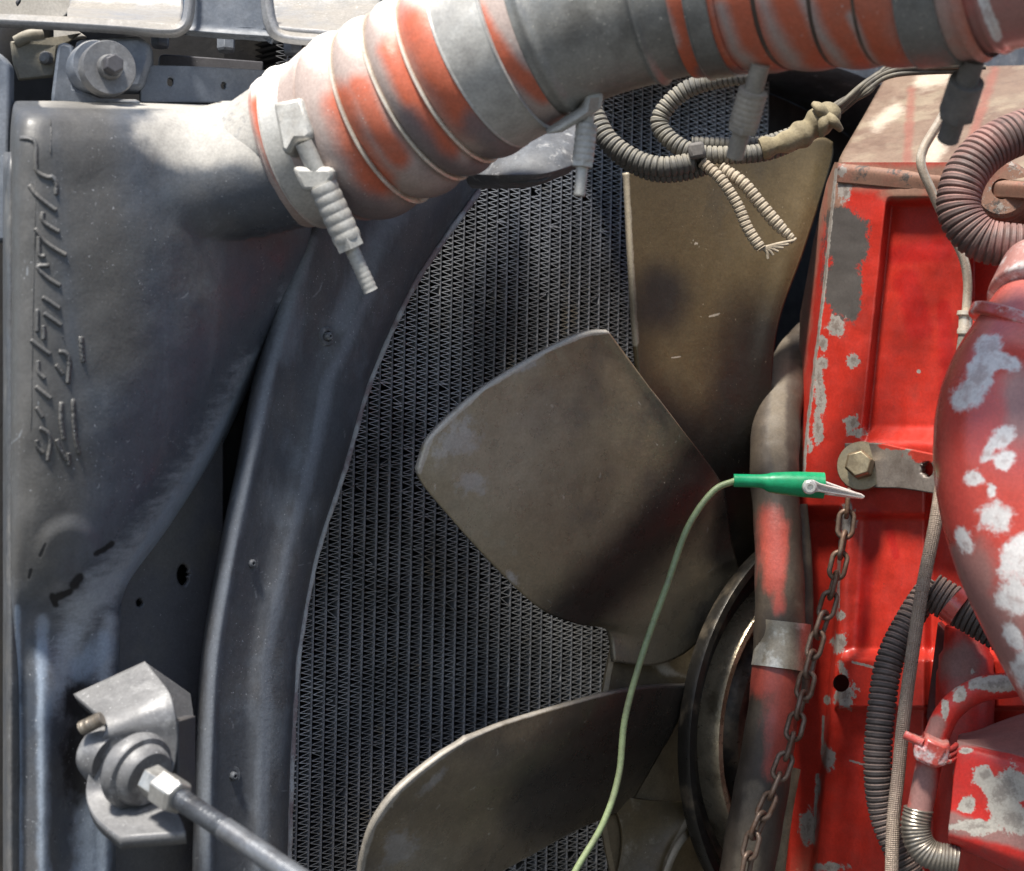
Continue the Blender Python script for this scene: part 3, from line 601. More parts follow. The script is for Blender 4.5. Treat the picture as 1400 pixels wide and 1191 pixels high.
# lower left blade
blade([brow(r) for r in (
    [(492, 1215, .02), (497, 1172, .04), (512, 1128, .065), (545, 1082, .085), (600, 1036, .10), (640, 1012, .105)],
    [(530, 1255, .0), (560, 1190, .03), (590, 1135, .055), (625, 1085, .08), (665, 1036, .098), (690, 990, .105)],
    [(600, 1240, .0), (630, 1180, .03), (665, 1115, .055), (700, 1065, .08), (740, 1015, .098), (762, 968, .105)],
    [(690, 1190, .0), (715, 1135, .03), (750, 1080, .055), (780, 1035, .08), (815, 985, .095), (835, 948, .10)],
    [(790, 1135, .0), (810, 1090, .03), (835, 1050, .05), (860, 1010, .07), (880, 970, .08), (892, 939, .085)],
    [(860, 1105, .0), (880, 1070, .02), (900, 1035, .035), (920, 1000, .05), (935, 965, .055), (945, 937, .06)])], M['blade'],
    [(492, 1215), (497, 1172), (512, 1128), (545, 1082), (600, 1036), (640, 1010), (690, 987), (762, 965), (835, 946), (892, 938), (945, 937)],
    scr=scratches(35, 500, 900, 960, 1190, 8, 1.5, 12), worn=blobs((560, 1195, 70, 50, -30)), scuff=blobs((545, 1160, 30, 50, 25), (590, 1070, 40, 10, -45)), soot=both(strokes(([(920, 960), (830, 1020), (760, 1090)], 110)), lambda x, y: np.full(np.shape(x), .12)))  # worn paints a lit tip here too
# stub of the blade at the bottom
blade([brow(r) for r in (
    [(820, 1075, .0), (860, 1090, .01), (905, 1095, .02), (950, 1095, .03)],
    [(850, 1130, .0), (880, 1138, .01), (912, 1138, .025), (945, 1125, .045)],
    [(842, 1200, .0), (866, 1208, .015), (895, 1205, .035), (915, 1170, .05)],
    [(800, 1320, .0), (825, 1330, .015), (855, 1325, .035), (880, 1290, .05)])], M['blade_olive'], [(945, 1110), (915, 1170), (880, 1290)])
# hub plate and clutch rings, turned about the fan axis
kf = fan(1135)/F
lathe('hub_plate', fc_-NV*.012*S, NV, [(-.006, 225*kf), (-.006, 426*kf), (.0, 430*kf), (.004, 426*kf), (.006, 340*kf), (.008, 300*kf), (.008, 100*kf)], M['hubplate'], fn, seg=96,
      masks={'scuff': strokes(([(835, 893), (880, 905), (938, 925)], 1.6), ([(885, 905), (925, 889)], 1.5), ([(862, 1082), (938, 1107)], 1.8))})
pc = P(1135, 1000, 2.20)
pl = thing('fan_clutch', pc, 'dark ringed fan clutch half hidden behind the upright dirty hose', 'fan clutch')
kp = 2.20/F
lathe('outer_ring', pc, NV, [(-.06, 200*kp), (-.022, 246*kp), (-.014, 284*kp), (.0, 288*kp), (.004, 286*kp), (.004, 276*kp), (-.010, 268*kp), (-.024, 262*kp), (-.03, 200*kp)], M['pulley'], pl, seg=120)
lathe('inner_ring', pc, NV, [(-.03, 230*kp), (-.012, 226*kp), (-.004, 220*kp), (-.004, 212*kp), (-.012, 206*kp), (-.03, 204*kp)], M['bronze'], pl, seg=120)
lathe('drum', pc, NV, [(-.06, 190*kp), (-.04, 186*kp), (-.03, 178*kp), (-.02, 160*kp), (-.02, 60*kp)], M['pulley'], pl, seg=96)

# ------------------------------------------------------------------ engine side cover
en = thing('engine_cover', P(1200, 1191, cov(1200)), 'bright red engine side cover with chipped paint and recessed panels', 'engine')
def sst(x, a, b):
    t = np.clip((x-a)/(b-a), 0, 1); return t*t*(3-2*t)
CY = [200, 230, 400, 560, 690, 800, 900, 1040, 1120, 1320]; CX = [1143, 1143, 1126, 1106, 1096, 1148, 1143, 1127, 1116, 1105]
def corner(y): return np.interp(y, [200, 230, 400, 640, 690, 780, 1040, 1191, 1320], [1146, 1143, 1126, 1098, 1092, 1090, 1084, 1078, 1074])
def corner2(y): return np.interp(y, [690, 740, 880, 1040, 1191, 1320], [1152, 1150, 1142, 1127, 1112, 1104])
def cover_h(x, y):
    h = np.zeros_like(x)
    c = corner(y); h += .16*np.clip((c-x)/60, 0, 2)**.9+.006*np.exp(-((x-c)/4)**2)*0
    # long recess in the upper half
    lx = np.interp(y, [270, 600], [1212, 1178]); h += .022*sst(x, lx-2, lx+9)*sst(y, 268, 284)*(1-sst(y, 580, 612))*(1-sst(x, 1318, 1330)*.2)
    # dark pocket behind the conduit
    h += .05*sst(x, 1318, 1332)*(1-sst(y, 400, 470))
    # lower flange steps back left of the second edge
    c2 = corner2(y); low = sst(y, 690, 715); h += low*.030*(1-sst(x, c2-5, c2+4))
    # shelf at mid height
    s = sst(y, 892, 904)*(1-sst(y, 966, 972))*sst(x, c2+6, c2+14); h -= .016*s
    h += .012*sst(y, 700, 712)*(1-sst(y, 885, 897))*sst(x, c2+8, c2+30)
    h += .020*sst(x, 1262, 1275)*sst(y, 640, 700)
    return h+.0008*fbm(x/30, y/34, 8)
tt, ys = np.meshgrid(np.linspace(0, 1, 190), np.linspace(222, 1320, 460)); x0_ = np.interp(ys, [222, 250, 330, 430, 1320], [1141, 1130, 1112, 1094, 1062]); xs = x0_+(1440-x0_)*tt

G = np.stack([xs, ys, cov(xs)], -1)
cover_masks = dict(
    chip=both(blobs((1141, 446, 15, 19), (1124, 470, 8, 14), (1124, 495, 10, 14), (1166, 494, 12, 11), (1120, 520, 8, 30), (1122, 548, 10, 28), (1118, 585, 9, 26), (1108, 610, 5, 14), (1101, 650, 3, 10), (1166, 578, 11, 16), (1172, 592, 18, 8), (1160, 712, 17, 26, 10), (1150, 842, 9, 9), (1148, 880, 12, 18), (1152, 915, 8, 14, -30), (1156, 950, 20, 20), (1132, 1036, 9, 22, -10), (1105, 1130, 13, 28), (1118, 1075, 5, 16), (1135, 1186, 26, 8), (1131, 956, 6, 8), (1256, 508, 3, 3), (1155, 255, 10, 26)),
              strokes(([(1148, 740), (1146, 830)], 2.4), ([(1126, 980), (1124, 1030)], 2.2), ([(1118, 1060), (1112, 1150)], 2.4), ([(1165, 905), (1200, 914)], 2.0), ([(1143, 232), (1126, 400), (1104, 585), (1098, 660)], 2.8), ([(1205, 608), (1272, 622)], 3), ([(1162, 1040), (1182, 1046)], 1.5))),
    dark=blobs((1158, 330, 34, 48), (1152, 390, 30, 60), (1148, 300, 22, 22)),
    grime=both(strokes(([(1122, 235), (1098, 400), (1082, 520)], 17), ([(1150, 238), (1310, 246)], 24), ([(1145, 220), (1140, 300)], 16)), blobs((1375, 280, 60, 60), (1240, 262, 45, 14))),
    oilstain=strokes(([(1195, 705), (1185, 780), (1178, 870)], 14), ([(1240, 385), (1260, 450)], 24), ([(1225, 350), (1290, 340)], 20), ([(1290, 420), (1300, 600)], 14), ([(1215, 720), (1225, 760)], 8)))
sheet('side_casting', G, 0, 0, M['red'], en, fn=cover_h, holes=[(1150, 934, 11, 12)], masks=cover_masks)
# dusty top and rounded lip
def top(x, t): return cov(x)+t
rows = [[(1216, 96, 2.36), (1290, 92, 2.32), (1360, 90, 2.28), (1460, 88, 2.2)], [(1180, 160, 2.22), (1265, 160, 2.17), (1340, 160, 2.12), (1460, 160, 2.05)], [(1152, 208, 2.115), (1240, 215, 2.065), (1320, 222, 2.02), (1460, 230, 1.95)], [(1146, 222, 2.096), (1230, 231, 2.045), (1310, 240, 2.0), (1460, 252, 1.92)]]
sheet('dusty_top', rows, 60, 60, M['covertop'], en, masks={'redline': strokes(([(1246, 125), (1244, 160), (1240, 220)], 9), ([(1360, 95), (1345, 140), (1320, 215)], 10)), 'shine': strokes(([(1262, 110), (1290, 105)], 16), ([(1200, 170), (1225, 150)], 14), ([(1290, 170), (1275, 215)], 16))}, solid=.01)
rows = [[(1146, 223, 2.094), (1230, 232, 2.043), (1310, 241, 1.998), (1460, 253, 1.918)], [(1145, 230, 2.0905), (1230, 240, 2.0395), (1310, 248, 1.9945), (1460, 258, 1.9135)], [(1144, 250, 2.0940), (1230, 258, 2.0425), (1310, 266, 1.9975), (1460, 276, 1.9165)]]
sheet('cover_lip', rows, 14, 50, M['red'], en, masks={'grime': lambda x, y: np.full(np.shape(x), .75), 'chip': blobs((1152, 235, 8, 10))}, solid=.012)
rows = [[(1118, 300, 2.2), (1143, 226, 2.13), (1214, 97, 2.38)], [(1080, 420, 2.19), (1126, 400, 2.13), (1180, 250, 2.40)], [(1050, 700, 2.25), (1092, 690, 2.13), (1150, 500, 2.42)], [(1050, 1320, 2.3), (1074, 1320, 2.15), (1160, 1320, 2.45)]]
bx = [P(1110, 215, 2.16), P(1085, 1330, 2.16)]
V = []
for zz in (P(1110, 232, 2.14), P(1085, 1330, 2.14)):
    a = Vector((P(1135, 600, 2.24).x, P(1135, 600, 2.24).y, zz.z)); V += [a, a+UV*.55*S, a+UV*.55*S+NV*.6*S, a+NV*.6*S+UV*.16*S, a+NV*.3*S+UV*.10*S]
mk('engine_casting', V, [[4, 3, 2, 1, 0], [5, 6, 7, 8, 9], [0, 1, 6, 5], [1, 2, 7, 6], [2, 3, 8, 7], [3, 4, 9, 8], [4, 0, 5, 9]], M['casting'], en, smooth=False)
# boss behind the conduit
lathe('boss', P(1372, 262, 1.985), NV*.5+Vector((-.7, -.8, 0)), [(-.03, .030), (.018, .028), (.022, .024), (.022, .010), (.008, .008), (.008, .001)], M['red'], en, seg=32, masks={'grime': lambda x, y: np.full(np.shape(x), .9)})

# lifting strap with bolt and washer
st = thing('strap_bracket', P(1230, 640, cov(1230)-.01), 'worn grey steel strap bolted across the red engine cover', 'bracket')
rows = [[(1155, 606, cov(1155)-.012), (1200, 606, cov(1200)-.014), (1240, 614, cov(1240)-.016), (1330, 632, cov(1330)-.02)], [(1155, 664, cov(1155)-.012), (1200, 667, cov(1200)-.014), (1240, 669, cov(1240)-.016), (1330, 684, cov(1330)-.02)]]
sheet('strap', rows, 30, 90, M['strap'], st, solid=.006, holes=[(1267, 642, 9, 11)], masks={'red': blobs((1262, 620, 30, 16), (1232, 610, 40, 7))})
bt = thing('hex_bolt', P(1175, 636, cov(1175)-.02), 'hex head bolt with round washer on the red engine cover', 'bolt')
nb = Vector((-.30, -.92, .12)).normalized(); bc = P(1178, 637, cov(1175)-.020); kb = 2.05/F
lathe('washer', bc, nb, [(-.008, 33*kb), (.0, 34*kb), (.002, 33*kb), (.003, 14*kb)], M['brassy'], bt, seg=40)
hexnut('bolt_head', bc+nb*.002*S, nb, 20*kb, .022, M['brassy'], bt, phase=.3)

# ------------------------------------------------------------------ upright dirty hose with its sleeve
uh = thing('coolant_hose', P(1050, 1191, 2.1), 'thick upright hose caked in dirt with red patches beside the engine', 'hose')
tube('hose_wall', [(1165, 420, 2.44, 26), (1118, 455, 2.32, 28), (1074, 520, 2.19, 31), (1059, 620, 2.12, 33), (1064, 740, 2.08, 33), (1066, 850, 2.07, 34), (1058, 960, 2.06, 35), (1044, 1060, 2.05, 36), (1028, 1150, 2.04, 38), (1010, 1260, 2.04, 38)], 33, M['hose_rubber'], uh, n=220, seg=40,
     prof=lambda s: .7*np.sin(s/37)+.5*np.sin(s/11), masks={'red': strokes(([(1052, 705), (1056, 800)], 24), ([(1068, 720), (1066, 830)], 16), ([(1040, 930), (1072, 940), (1066, 1000), (1062, 1045)], 28)), 'tan': strokes(([(1070, 470), (1062, 560), (1066, 640)], 13), ([(1030, 1080), (1020, 1191)], 18))})
tube('sleeve', [(1072, 850, 2.068, 37), (1069, 880, 2.066, 37), (1065, 914, 2.063, 38)], 37, M['sleeve'], uh, n=24, seg=40)
def mark(pts): tube('printed_mark', [(x, y, 2.036+((x-1057)**2)/2e4-.0028) for x, y in pts], .9, M['tiepale'], uh, n=24, seg=8)
mark([(1035.5, 966), (1038, 963), (1042, 962.5), (1046.5, 965), (1046, 968), (1041, 969), (1036, 968), (1035.5, 966)])
mark([(1035, 973), (1036, 976), (1040, 976.5), (1044, 972), (1046, 974)])
mark([(1038.5, 988), (1042, 991), (1040, 986)]); mark([(1035, 998), (1038, 997.5), (1041, 1000)])
sp2 = thing('drain_pipe', P(1066, 1191, 2.1), 'narrow tan pipe rising between the dirty hose and the red cover at the bottom', 'pipe')
tube('pipe_wall', [(1083, 1050, 2.1), (1072, 1110, 2.09), (1062, 1191, 2.07), (1056, 1280, 2.06)], 12, M['tape'], sp2, n=40, seg=20)
dl = thing('dark_pipe', P(1085, 800, 2.12), 'thin dark pipe tucked between the upright hose and the red cover', 'pipe')
tube('pipe_wall', [(1092, 690, 2.125), (1098, 760, 2.12), (1100, 850, 2.12), (1094, 960, 2.12)], 12, M['wire'], dl, n=40, seg=18)

# ------------------------------------------------------------------ chain
ch = thing('steel_chain', P(1160, 672, 2.03), 'thin rusty steel chain hanging from the bolt beside the red cover', 'chain')
def link_mesh(L, W, r):
    V = []; n, s = 36, 10; h = (L-W)/2
    for k in range(n):
        a = 2*math.pi*k/n; c, d = math.cos(a)*W/2, math.sin(a)*W/2
        ctr = Vector((c, 0, d+(h if d >= 0 else -h))); out = Vector((math.cos(a), 0, math.sin(a)))
        for j in range(s):
            b = 2*math.pi*j/s; V.append(ctr+out*math.cos(b)*r+Vector((0, 1, 0))*math.sin(b)*r)
    fc = []
    for k in range(n):
        for j in range(s): fc.append([k*s+j, ((k+1) % n)*s+j, ((k+1) % n)*s+(j+1) % s, k*s+(j+1) % s])
    me = bpy.data.meshes.new('link'); me.from_pydata(V, [], fc); me.polygons.foreach_set('use_smooth', [True]*len(fc)); me.materials.append(M['chain']); return me
kc = 2.03/F*S; LM = link_mesh(37*kc, 20*kc, 3.5*kc)
cp = Pn(cr([(1160, 676, 2.035), (1153, 740, 2.035), (1134, 820, 2.03), (1114, 885, 2.02), (1098, 950, 2.01), (1078, 1025, 2.0), (1053, 1090, 1.99), (1030, 1145, 1.985), (1018, 1200, 1.985), (1012, 1240, 1.985)], 500))
dd = np.r_[0, np.cumsum(np.linalg.norm(np.diff(cp, axis=0), axis=1))]; step = 28.5*kc; k = 0; sdist = 12*kc
while sdist < dd[-1]-step:
    i = int(np.searchsorted(dd, sdist)); t = Vector(cp[min(i+6, len(cp)-1)]-cp[max(i-6, 0)]).normalized()
    x = Vector((0, 1, 0)).cross(t).normalized(); y = t.cross(x)
    o = bpy.data.objects.new('link', LM); link(o); o.parent = ch
    R = Matrix((x, y, t)).transposed().to_4x4() @ Matrix.Rotation(math.radians((25 if k % 2 else 112)+random.uniform(-24, 24)), 4, 'Z')
    o.matrix_local = Matrix.Translation(Vector(cp[i])-ch.location) @ R
    k += 1; sdist += step

# ------------------------------------------------------------------ alligator clip and its lead
ac = thing('alligator_clip', P(1065, 660, 1.99), 'green alligator clip with pale lead gripping the chain bolt', 'clip')
tube('insulator', [(1003, 657, 1.985, 9), (1040, 658, 1.985, 9.5), (1056, 660, 1.985, 14), (1090, 662, 1.985, 17), (1126, 664, 1.985, 18)], 14, M['green'], ac, n=50, seg=28)
tube('lead', [(1006, 657, 1.985), (975, 672, 1.98), (940, 722, 1.97), (912, 800, 1.96), (880, 890, 1.95), (855, 980, 1.945), (846, 1060, 1.94), (825, 1125, 1.93), (790, 1185, 1.92), (760, 1240, 1.91)], 4.6, M['greenwire'], ac, n=160, seg=14)
slab('jaw', [(1101, 658, 1.962), (1113, 656, 1.962), (1122, 661, 1.962), (1178, 675, 1.975), (1184, 679, 1.976), (1180, 683, 1.976), (1120, 673, 1.963), (1106, 674, 1.962)], .006, M['bright'], ac, bevel=.0008)
slab('jaw', [(1112, 652, 1.985), (1124, 656, 1.985), (1180, 676, 1.992), (1180, 683, 1.992), (1122, 676, 1.985)], .006, M['bright'], ac, bevel=.0008)
lathe('rivet', P(1107, 666, 1.961), (0, -1, 0), [(-.002, .0072), (.003, .0068), (.0045, .005), (.0045, .003), (.001, .0026), (.001, .0005)], M['bright'], ac, seg=20)

# ------------------------------------------------------------------ wiring harness over the fan
def ribs(p, a): return lambda s: a*np.clip(np.sin(2*math.pi*s/p)*1.6, -1, 1)
def crests(p, a): return lambda s: a-2.2*a*np.exp(-((s % p/p-.5)/.16)**2)-.35*a*np.cos(2*math.pi*(s % p/p))
def conduit(name, path, r, mat, parent, p=7.5, a=1.5, seg=20):
    q = np.array([z[:2] for z in path]); L = np.linalg.norm(np.diff(q, axis=0), axis=1).sum()
    return tube(name, path, r, mat, parent, n=int(L/p*9)+8, seg=seg, prof=crests(p, a), sharp=80)
wh = thing('wiring_harness', P(950, 205, 1.95), 'dusty bundle of ribbed wiring conduits crossing above the brown fan blade', 'wiring')
conduit('conduit', [(800, 120, 1.98), (812, 155, 1.96), (832, 192, 1.95), (868, 218, 1.945), (905, 228, 1.94), (950, 222, 1.94)], 13, M['conduit_grey'], wh, 8.2, 1.6)
conduit('conduit', [(800, 140, 1.98), (818, 180, 1.965), (848, 215, 1.96), (888, 236, 1.955), (928, 238, 1.95), (975, 226, 1.95)], 10, M['conduit_grey'], wh, 7.2, 1.5)
conduit('conduit', [(1030, 102, 1.93), (985, 108, 1.94), (940, 122, 1.95), (910, 148, 1.955), (902, 172, 1.955), (922, 196, 1.95), (955, 210, 1.945), (1000, 212, 1.945), (1050, 207, 1.95), (1095, 188, 1.955), (1115, 175, 1.96)], 11.5, M['conduit_grey'], wh, 7.6, 1.6)
conduit('conduit', [(945, 196, 1.965), (985, 197, 1.965), (1040, 196, 1.965), (1090, 180, 1.965), (1120, 165, 1.965)], 9, M['conduit_grey'], wh, 7, 1.2)
tube('taped_joint', [(1040, 204, 1.945, 13), (1075, 194, 1.945, 15), (1105, 178, 1.95, 18), (1128, 160, 1.95, 19), (1146, 148, 1.955, 9)], 14, M['tape'], wh, n=80, seg=24, prof=lambda s: 1.6*np.sin(s/4.3)+1.3*np.sin(s/7.9+1))
for (a, b, c, dx) in ((1112, 142, 8, -6), (1150, 178, 7, 4), (1124, 186, 7, 3)):
    tube('tape_end', [(1128, 160, 1.94, 9), ((1128+a)/2, (160+b)/2-3, 1.935, 8), (a, b, 1.94, 4)], 7, M['tape'], wh, n=16, seg=12)
for k, (y0, y1, r) in enumerate(((150, 92, 4.2), (155, 96, 4.5), (146, 86, 3.6), (160, 102, 4.), (152, 98, 3.2))):
    tube('wire', [(1132, y0+4, 1.955), (1150, y0-8, 1.95+.004*k), (1185, 118+k*4-6, 1.95), (1225, y1, 1.95), (1300+k*12, y1-6, 1.93)], r, M['wire'], wh, n=50, seg=10)
slab('cable_tie', [(940, 196, 1.925), (962, 192, 1.925), (966, 214, 1.925), (944, 218, 1.925)], .012, M['greytape'], wh, bevel=.002)
conduit('cord_tail', [(960, 222, 1.935), (985, 245, 1.93), (1008, 280, 1.93), (1022, 312, 1.93), (1040, 340, 1.93)], 7, M['tiepale'], wh, 7, 1.4, 14)
conduit('cord_tail', [(985, 230, 1.94), (1015, 250, 1.935), (1040, 280, 1.935), (1062, 306, 1.935), (1086, 330, 1.935, 4)], 8, M['tiepale'], wh, 8, 1.6, 14)
for k in range(6): tube('frayed_end', [(1038, 336+k, 1.93, 3), (1048+k*3, 344-k*2, 1.93, 2.6), (1050+k*7, 354-k*5, 1.93, 2)], 3, M['tiepale'], wh, n=10, seg=8)

# ------------------------------------------------------------------ right-hand plumbing
big = thing('intake_manifold', P(1400, 620, 1.78), 'large curved red pipe with bright scraped patches at the right edge', 'pipe')
tube('pipe_wall', [(1500, 300, 1.86, 62), (1462, 380, 1.83, 66), (1428, 450, 1.80, 84), (1400, 540, 1.77, 110), (1394, 630, 1.755, 116), (1415, 730, 1.75, 116), (1462, 830, 1.745, 118), (1530, 940, 1.74, 122), (1600, 1040, 1.74, 122)], 110, M['redpipe'], big, n=170, seg=64,
     masks={'chip': both(strokes(([(1352, 470), (1340, 510), (1320, 545)], 22), ([(1365, 490), (1385, 500)], 14)), blobs((1370, 598, 20, 16, -35), (1348, 618, 9, 18, 20), (1374, 629, 17, 15), (1332, 655, 18, 13, 30), (1358, 668, 6, 9), (1362, 708, 24, 25), (1398, 770, 32, 50, 35), (1320, 742, 14, 24, -25), (1390, 820, 30, 30), (1385, 870, 14, 26, -25), (1400, 912, 18, 30))),
            'grime': both(blobs((1395, 560, 30, 70), (1370, 840, 60, 60), (1340, 790, 30, 60)), strokes(([(1310, 760), (1360, 870), (1420, 960)], 22)))})
def ringband(name, a, b, r, mat, parent, **kw): return tube(name, [a, ((a[0]+b[0])/2, (a[1]+b[1])/2, (a[2]+b[2])/2), b], r, mat, parent, n=24, seg=64, prof=lambda s: -5*np.clip(1-np.minimum(s, s.max()-s)/4., 0, 1)**2, **kw)
ringband('clamp_band', (1436, 432, 1.80), (1458, 388, 1.82), 92, M['redpipe'], big, masks={'grime': lambda x, y: .6+0*x})
ringband('end_bead', (1420, 470, 1.79), (1428, 452, 1.79), 104, M['redpipe'], big)
cl = thing('corrugated_conduit', P(1310, 290, 1.88), 'thick ribbed conduit looping over the red cover, reddish dust on its ribs', 'conduit')
conduit('conduit_wall', [(1470, 165, 1.90), (1400, 180, 1.89), (1350, 205, 1.88), (1318, 245, 1.87), (1312, 290, 1.865), (1338, 325, 1.86), (1385, 336, 1.855), (1470, 340, 1.85)], 29, M['conduit_red'], cl, 8.6, 2.1, 36)
c5 = thing('corrugated_conduit', P(1200, 1191, 1.93), 'long dark ribbed conduit bowing down the red cover beside the braided hose', 'conduit')
conduit('conduit_wall', [(1275, 800, 1.96), (1245, 845, 1.95), (1216, 905, 1.94), (1204, 980, 1.93), (1200, 1050, 1.925), (1207, 1110, 1.925), (1226, 1160, 1.92), (1255, 1215, 1.915)], 18, M['conduit'], c5, 8.4, 2.1, 30)
c6 = thing('corrugated_conduit', P(1320, 840, 1.9), 'short ribbed conduit with red tape behind the large red pipe', 'conduit')
conduit('conduit_wall', [(1272, 808, 1.93), (1295, 822, 1.925), (1330, 842, 1.915), (1370, 866, 1.905), (1420, 890, 1.9)], 25, M['conduit'], c6, 8, 2.1, 30)
tube('red_tape', [(1302, 822, 1.92), (1309, 828, 1.918), (1316, 833, 1.916)], 28.5, M['redpipe'], c6, n=8, seg=30)
bh = thing('braided_hose', P(1240, 950, 1.9), 'slim tan braided hose running down the right of the red cover', 'hose')
tube('braid', [(1288, 660, 1.94), (1278, 720, 1.925), (1262, 800, 1.91), (1248, 890, 1.90), (1236, 980, 1.895), (1228, 1060, 1.89), (1221, 1130, 1.885), (1218, 1250, 1.88)], 8.8, M['braid'], bh, n=900, seg=40, prof2=lambda s, a: .75*np.sin(10*a+s*1.15)*np.sin(10*a-s*1.15))
sl_ = thing('steel_tube', P(1300, 300, 1.9), 'thin bright bent metal tube with a fitting on the red cover', 'tube')
tube('tube_wall', [(1300, 140, 1.93), (1282, 170, 1.93), (1262, 205, 1.93), (1260, 228, 1.93), (1274, 262, 1.935), (1296, 310, 1.945), (1316, 350, 1.95), (1323, 385, 1.955), (1321, 430, 1.96)], 6.5, M['tube_bright'], sl_, n=90, seg=18)
lathe('fitting', P(1321, 425, 1.955), (-.04, 0, -1), [(0, .006), (0, .0085), (.004, .009), (.006, .007), (.016, .0068), (.018, .008), (.022, .008), (.024, .006)], M['tube_bright'], sl_, seg=24)
tube('lower_stub', [(1320, 452, 1.955), (1317, 475, 1.955), (1312, 505, 1.955)], 9, M['clampbrown'], sl_, n=14, seg=18)
rp = thing('elbow_pipe', P(1280, 1020, 1.86), 'chipped red bent pipe with a clamp block low on the right', 'pipe')
tube('pipe_wall', [(1440, 930, 1.85), (1385, 936, 1.855), (1335, 945, 1.86), (1298, 972, 1.865), (1276, 1020, 1.87), (1264, 1075, 1.87), (1256, 1115, 1.87)], 17.5, M['redbox'], rp, n=90, seg=28, masks={'chip': both(blobs((1312, 948, 12, 14), (1292, 970, 6, 16)), strokes(([(1330, 935), (1390, 932)], 12))), 'grime': strokes(([(1262, 1060), (1256, 1120)], 24), ([(1280, 990), (1274, 1010)], 14))})
tube('flexible_elbow', [(1256, 1105, 1.87), (1252, 1130, 1.87), (1258, 1155, 1.868), (1276, 1170, 1.865), (1310, 1176, 1.862)], 20, M['steel'], rp, n=90, seg=28, prof=ribs(5, .8))
slab('clamp_block', [(1248, 1012, 1.845), (1262, 1020, 1.842), (1266, 1008, 1.84), (1290, 1018, 1.838), (1300, 1016, 1.84), (1296, 1046, 1.84), (1280, 1052, 1.84), (1250, 1040, 1.845)], .04, M['redpipe'], rp, bevel=.003)
tube('clamp_screw', [(1236, 1004, 1.85), (1248, 1010, 1.848), (1262, 1016, 1.845)], 6, M['redpipe'], rp, n=10, seg=12)
for k in range(3): tube('clamp_tooth', [(1290, 1026+k*8, 1.842), (1300, 1024+k*8, 1.846), (1308, 1018+k*8, 1.852)], 3.5, M['redbox'], rp, n=8, seg=10)
rb = thing('fuel_filter_head', P(1360, 1100, 1.84), 'red cast housing with large peeled patches in the lower right corner', 'housing')
rbm = {'chip': both(blobs((1375, 1085, 38, 45), (1345, 1060, 22, 18), (1322, 1100, 16, 14), (1335, 1130, 50, 12), (1385, 1120, 40, 30), (1320, 1026, 12, 6))), 'grime': strokes(([(1300, 1125), (1400, 1150)], 16), ([(1310, 1010), (1420, 1005)], 14))}
V = np.array([(1308, 1018, 1.855), (1460, 1052, 1.80), (1460, 1200, 1.80), (1296, 1150, 1.855)]); 
rows = [[(1309, 1012, 1.857), (1350, 1024, 1.838), (1400, 1034, 1.82), (1470, 1050, 1.795)], [(1306, 1030, 1.85), (1350, 1043, 1.83), (1400, 1055, 1.812), (1470, 1070, 1.787)], [(1301, 1095, 1.85), (1350, 1110, 1.83), (1400, 1122, 1.812), (1470, 1138, 1.787)], [(1296, 1142, 1.852), (1345, 1158, 1.832), (1395, 1174, 1.814), (1470, 1196, 1.789)], [(1300, 1156, 1.87), (1348, 1176, 1.85), (1395, 1196, 1.83), (1470, 1220, 1.8)]]
sheet('housing_front', rows, 90, 90, M['redbox'], rb, solid=.03, masks=rbm)
rows = [[(1325, 1002, 1.96), (1400, 975, 1.94), (1470, 960, 1.93)], [(1312, 1004, 1.90), (1400, 1000, 1.87), (1470, 1000, 1.86)], [(1309, 1013, 1.856), (1400, 1035, 1.819), (1470, 1051, 1.794)]]
sheet('housing_top', rows, 30, 40, M['redbox'], rb, solid=.02, masks=dict(rbm, grime=lambda x, y: np.full(np.shape(x), .7)))
vf = thing('filter_canister', P(1310, 940, 1.97), 'grimy dull red canister standing behind the bent pipe', 'canister')
lathe('canister_wall', P(1318, 1000, 1.97), (.03, 0, 1), [(-.02, .028), (.055, .028), (.06, .026), (.072, .026), (.078, .022), (.10, .021), (.105, .016)], M['redbox'], vf, seg=40, masks={'grime': blobs((1318, 905, 40, 40)), 'chip': blobs((1330, 920, 5, 5))})
dk = thing('engine_bracket', P(1290, 900, 2.0), 'dark narrow upright bracket between the braided hose and the canister', 'bracket')
slab('bracket_plate', [(1282, 850, 1.985), (1300, 870, 1.98), (1284, 990, 1.98), (1272, 1000, 1.985), (1266, 980, 1.985)], .02, M['casting'], dk)

# ------------------------------------------------------------------ strut and bracket, lower left
sb = thing('strut_bracket', P(190, 1100, 1.70), 'folded bare alloy bracket mounted beside the grey tank, low left', 'bracket')
rows = [[(100, 949, 1.755), (150, 926, 1.76), (198, 904, 1.765)], [(120, 966, 1.732), (170, 944, 1.737), (216, 926, 1.742)], [(141, 984, 1.706), (190, 965, 1.711), (233, 950, 1.716)], [(143, 1002, 1.698), (192, 990, 1.703), (240, 980, 1.708)], [(136, 1022, 1.70), (188, 1015, 1.705), (243, 1010, 1.71)],
        [(121, 1060, 1.70), (178, 1055, 1.705), (238, 1050, 1.71)], [(118, 1090, 1.695), (170, 1083, 1.70), (224, 1078, 1.705)], [(128, 1114, 1.68), (178, 1105, 1.685), (232, 1100, 1.69)], [(146, 1132, 1.66), (196, 1124, 1.662), (246, 1118, 1.665)], [(163, 1144, 1.645), (208, 1141, 1.645), (254, 1138, 1.648)]]
sheet('folded_plate', rows, 90, 40, M['castalu'], sb, solid=.0075)
slab('side_flange', [(199, 905, 1.768), (262, 948, 1.79), (266, 985, 1.78), (245, 1000, 1.725), (234, 950, 1.722)], .008, M['castalu'], sb)
slab('rear_flange', [(243, 985, 1.72), (268, 978, 1.75), (268, 1100, 1.75), (246, 1105, 1.72)], .01, M['dark_panel'], sb)
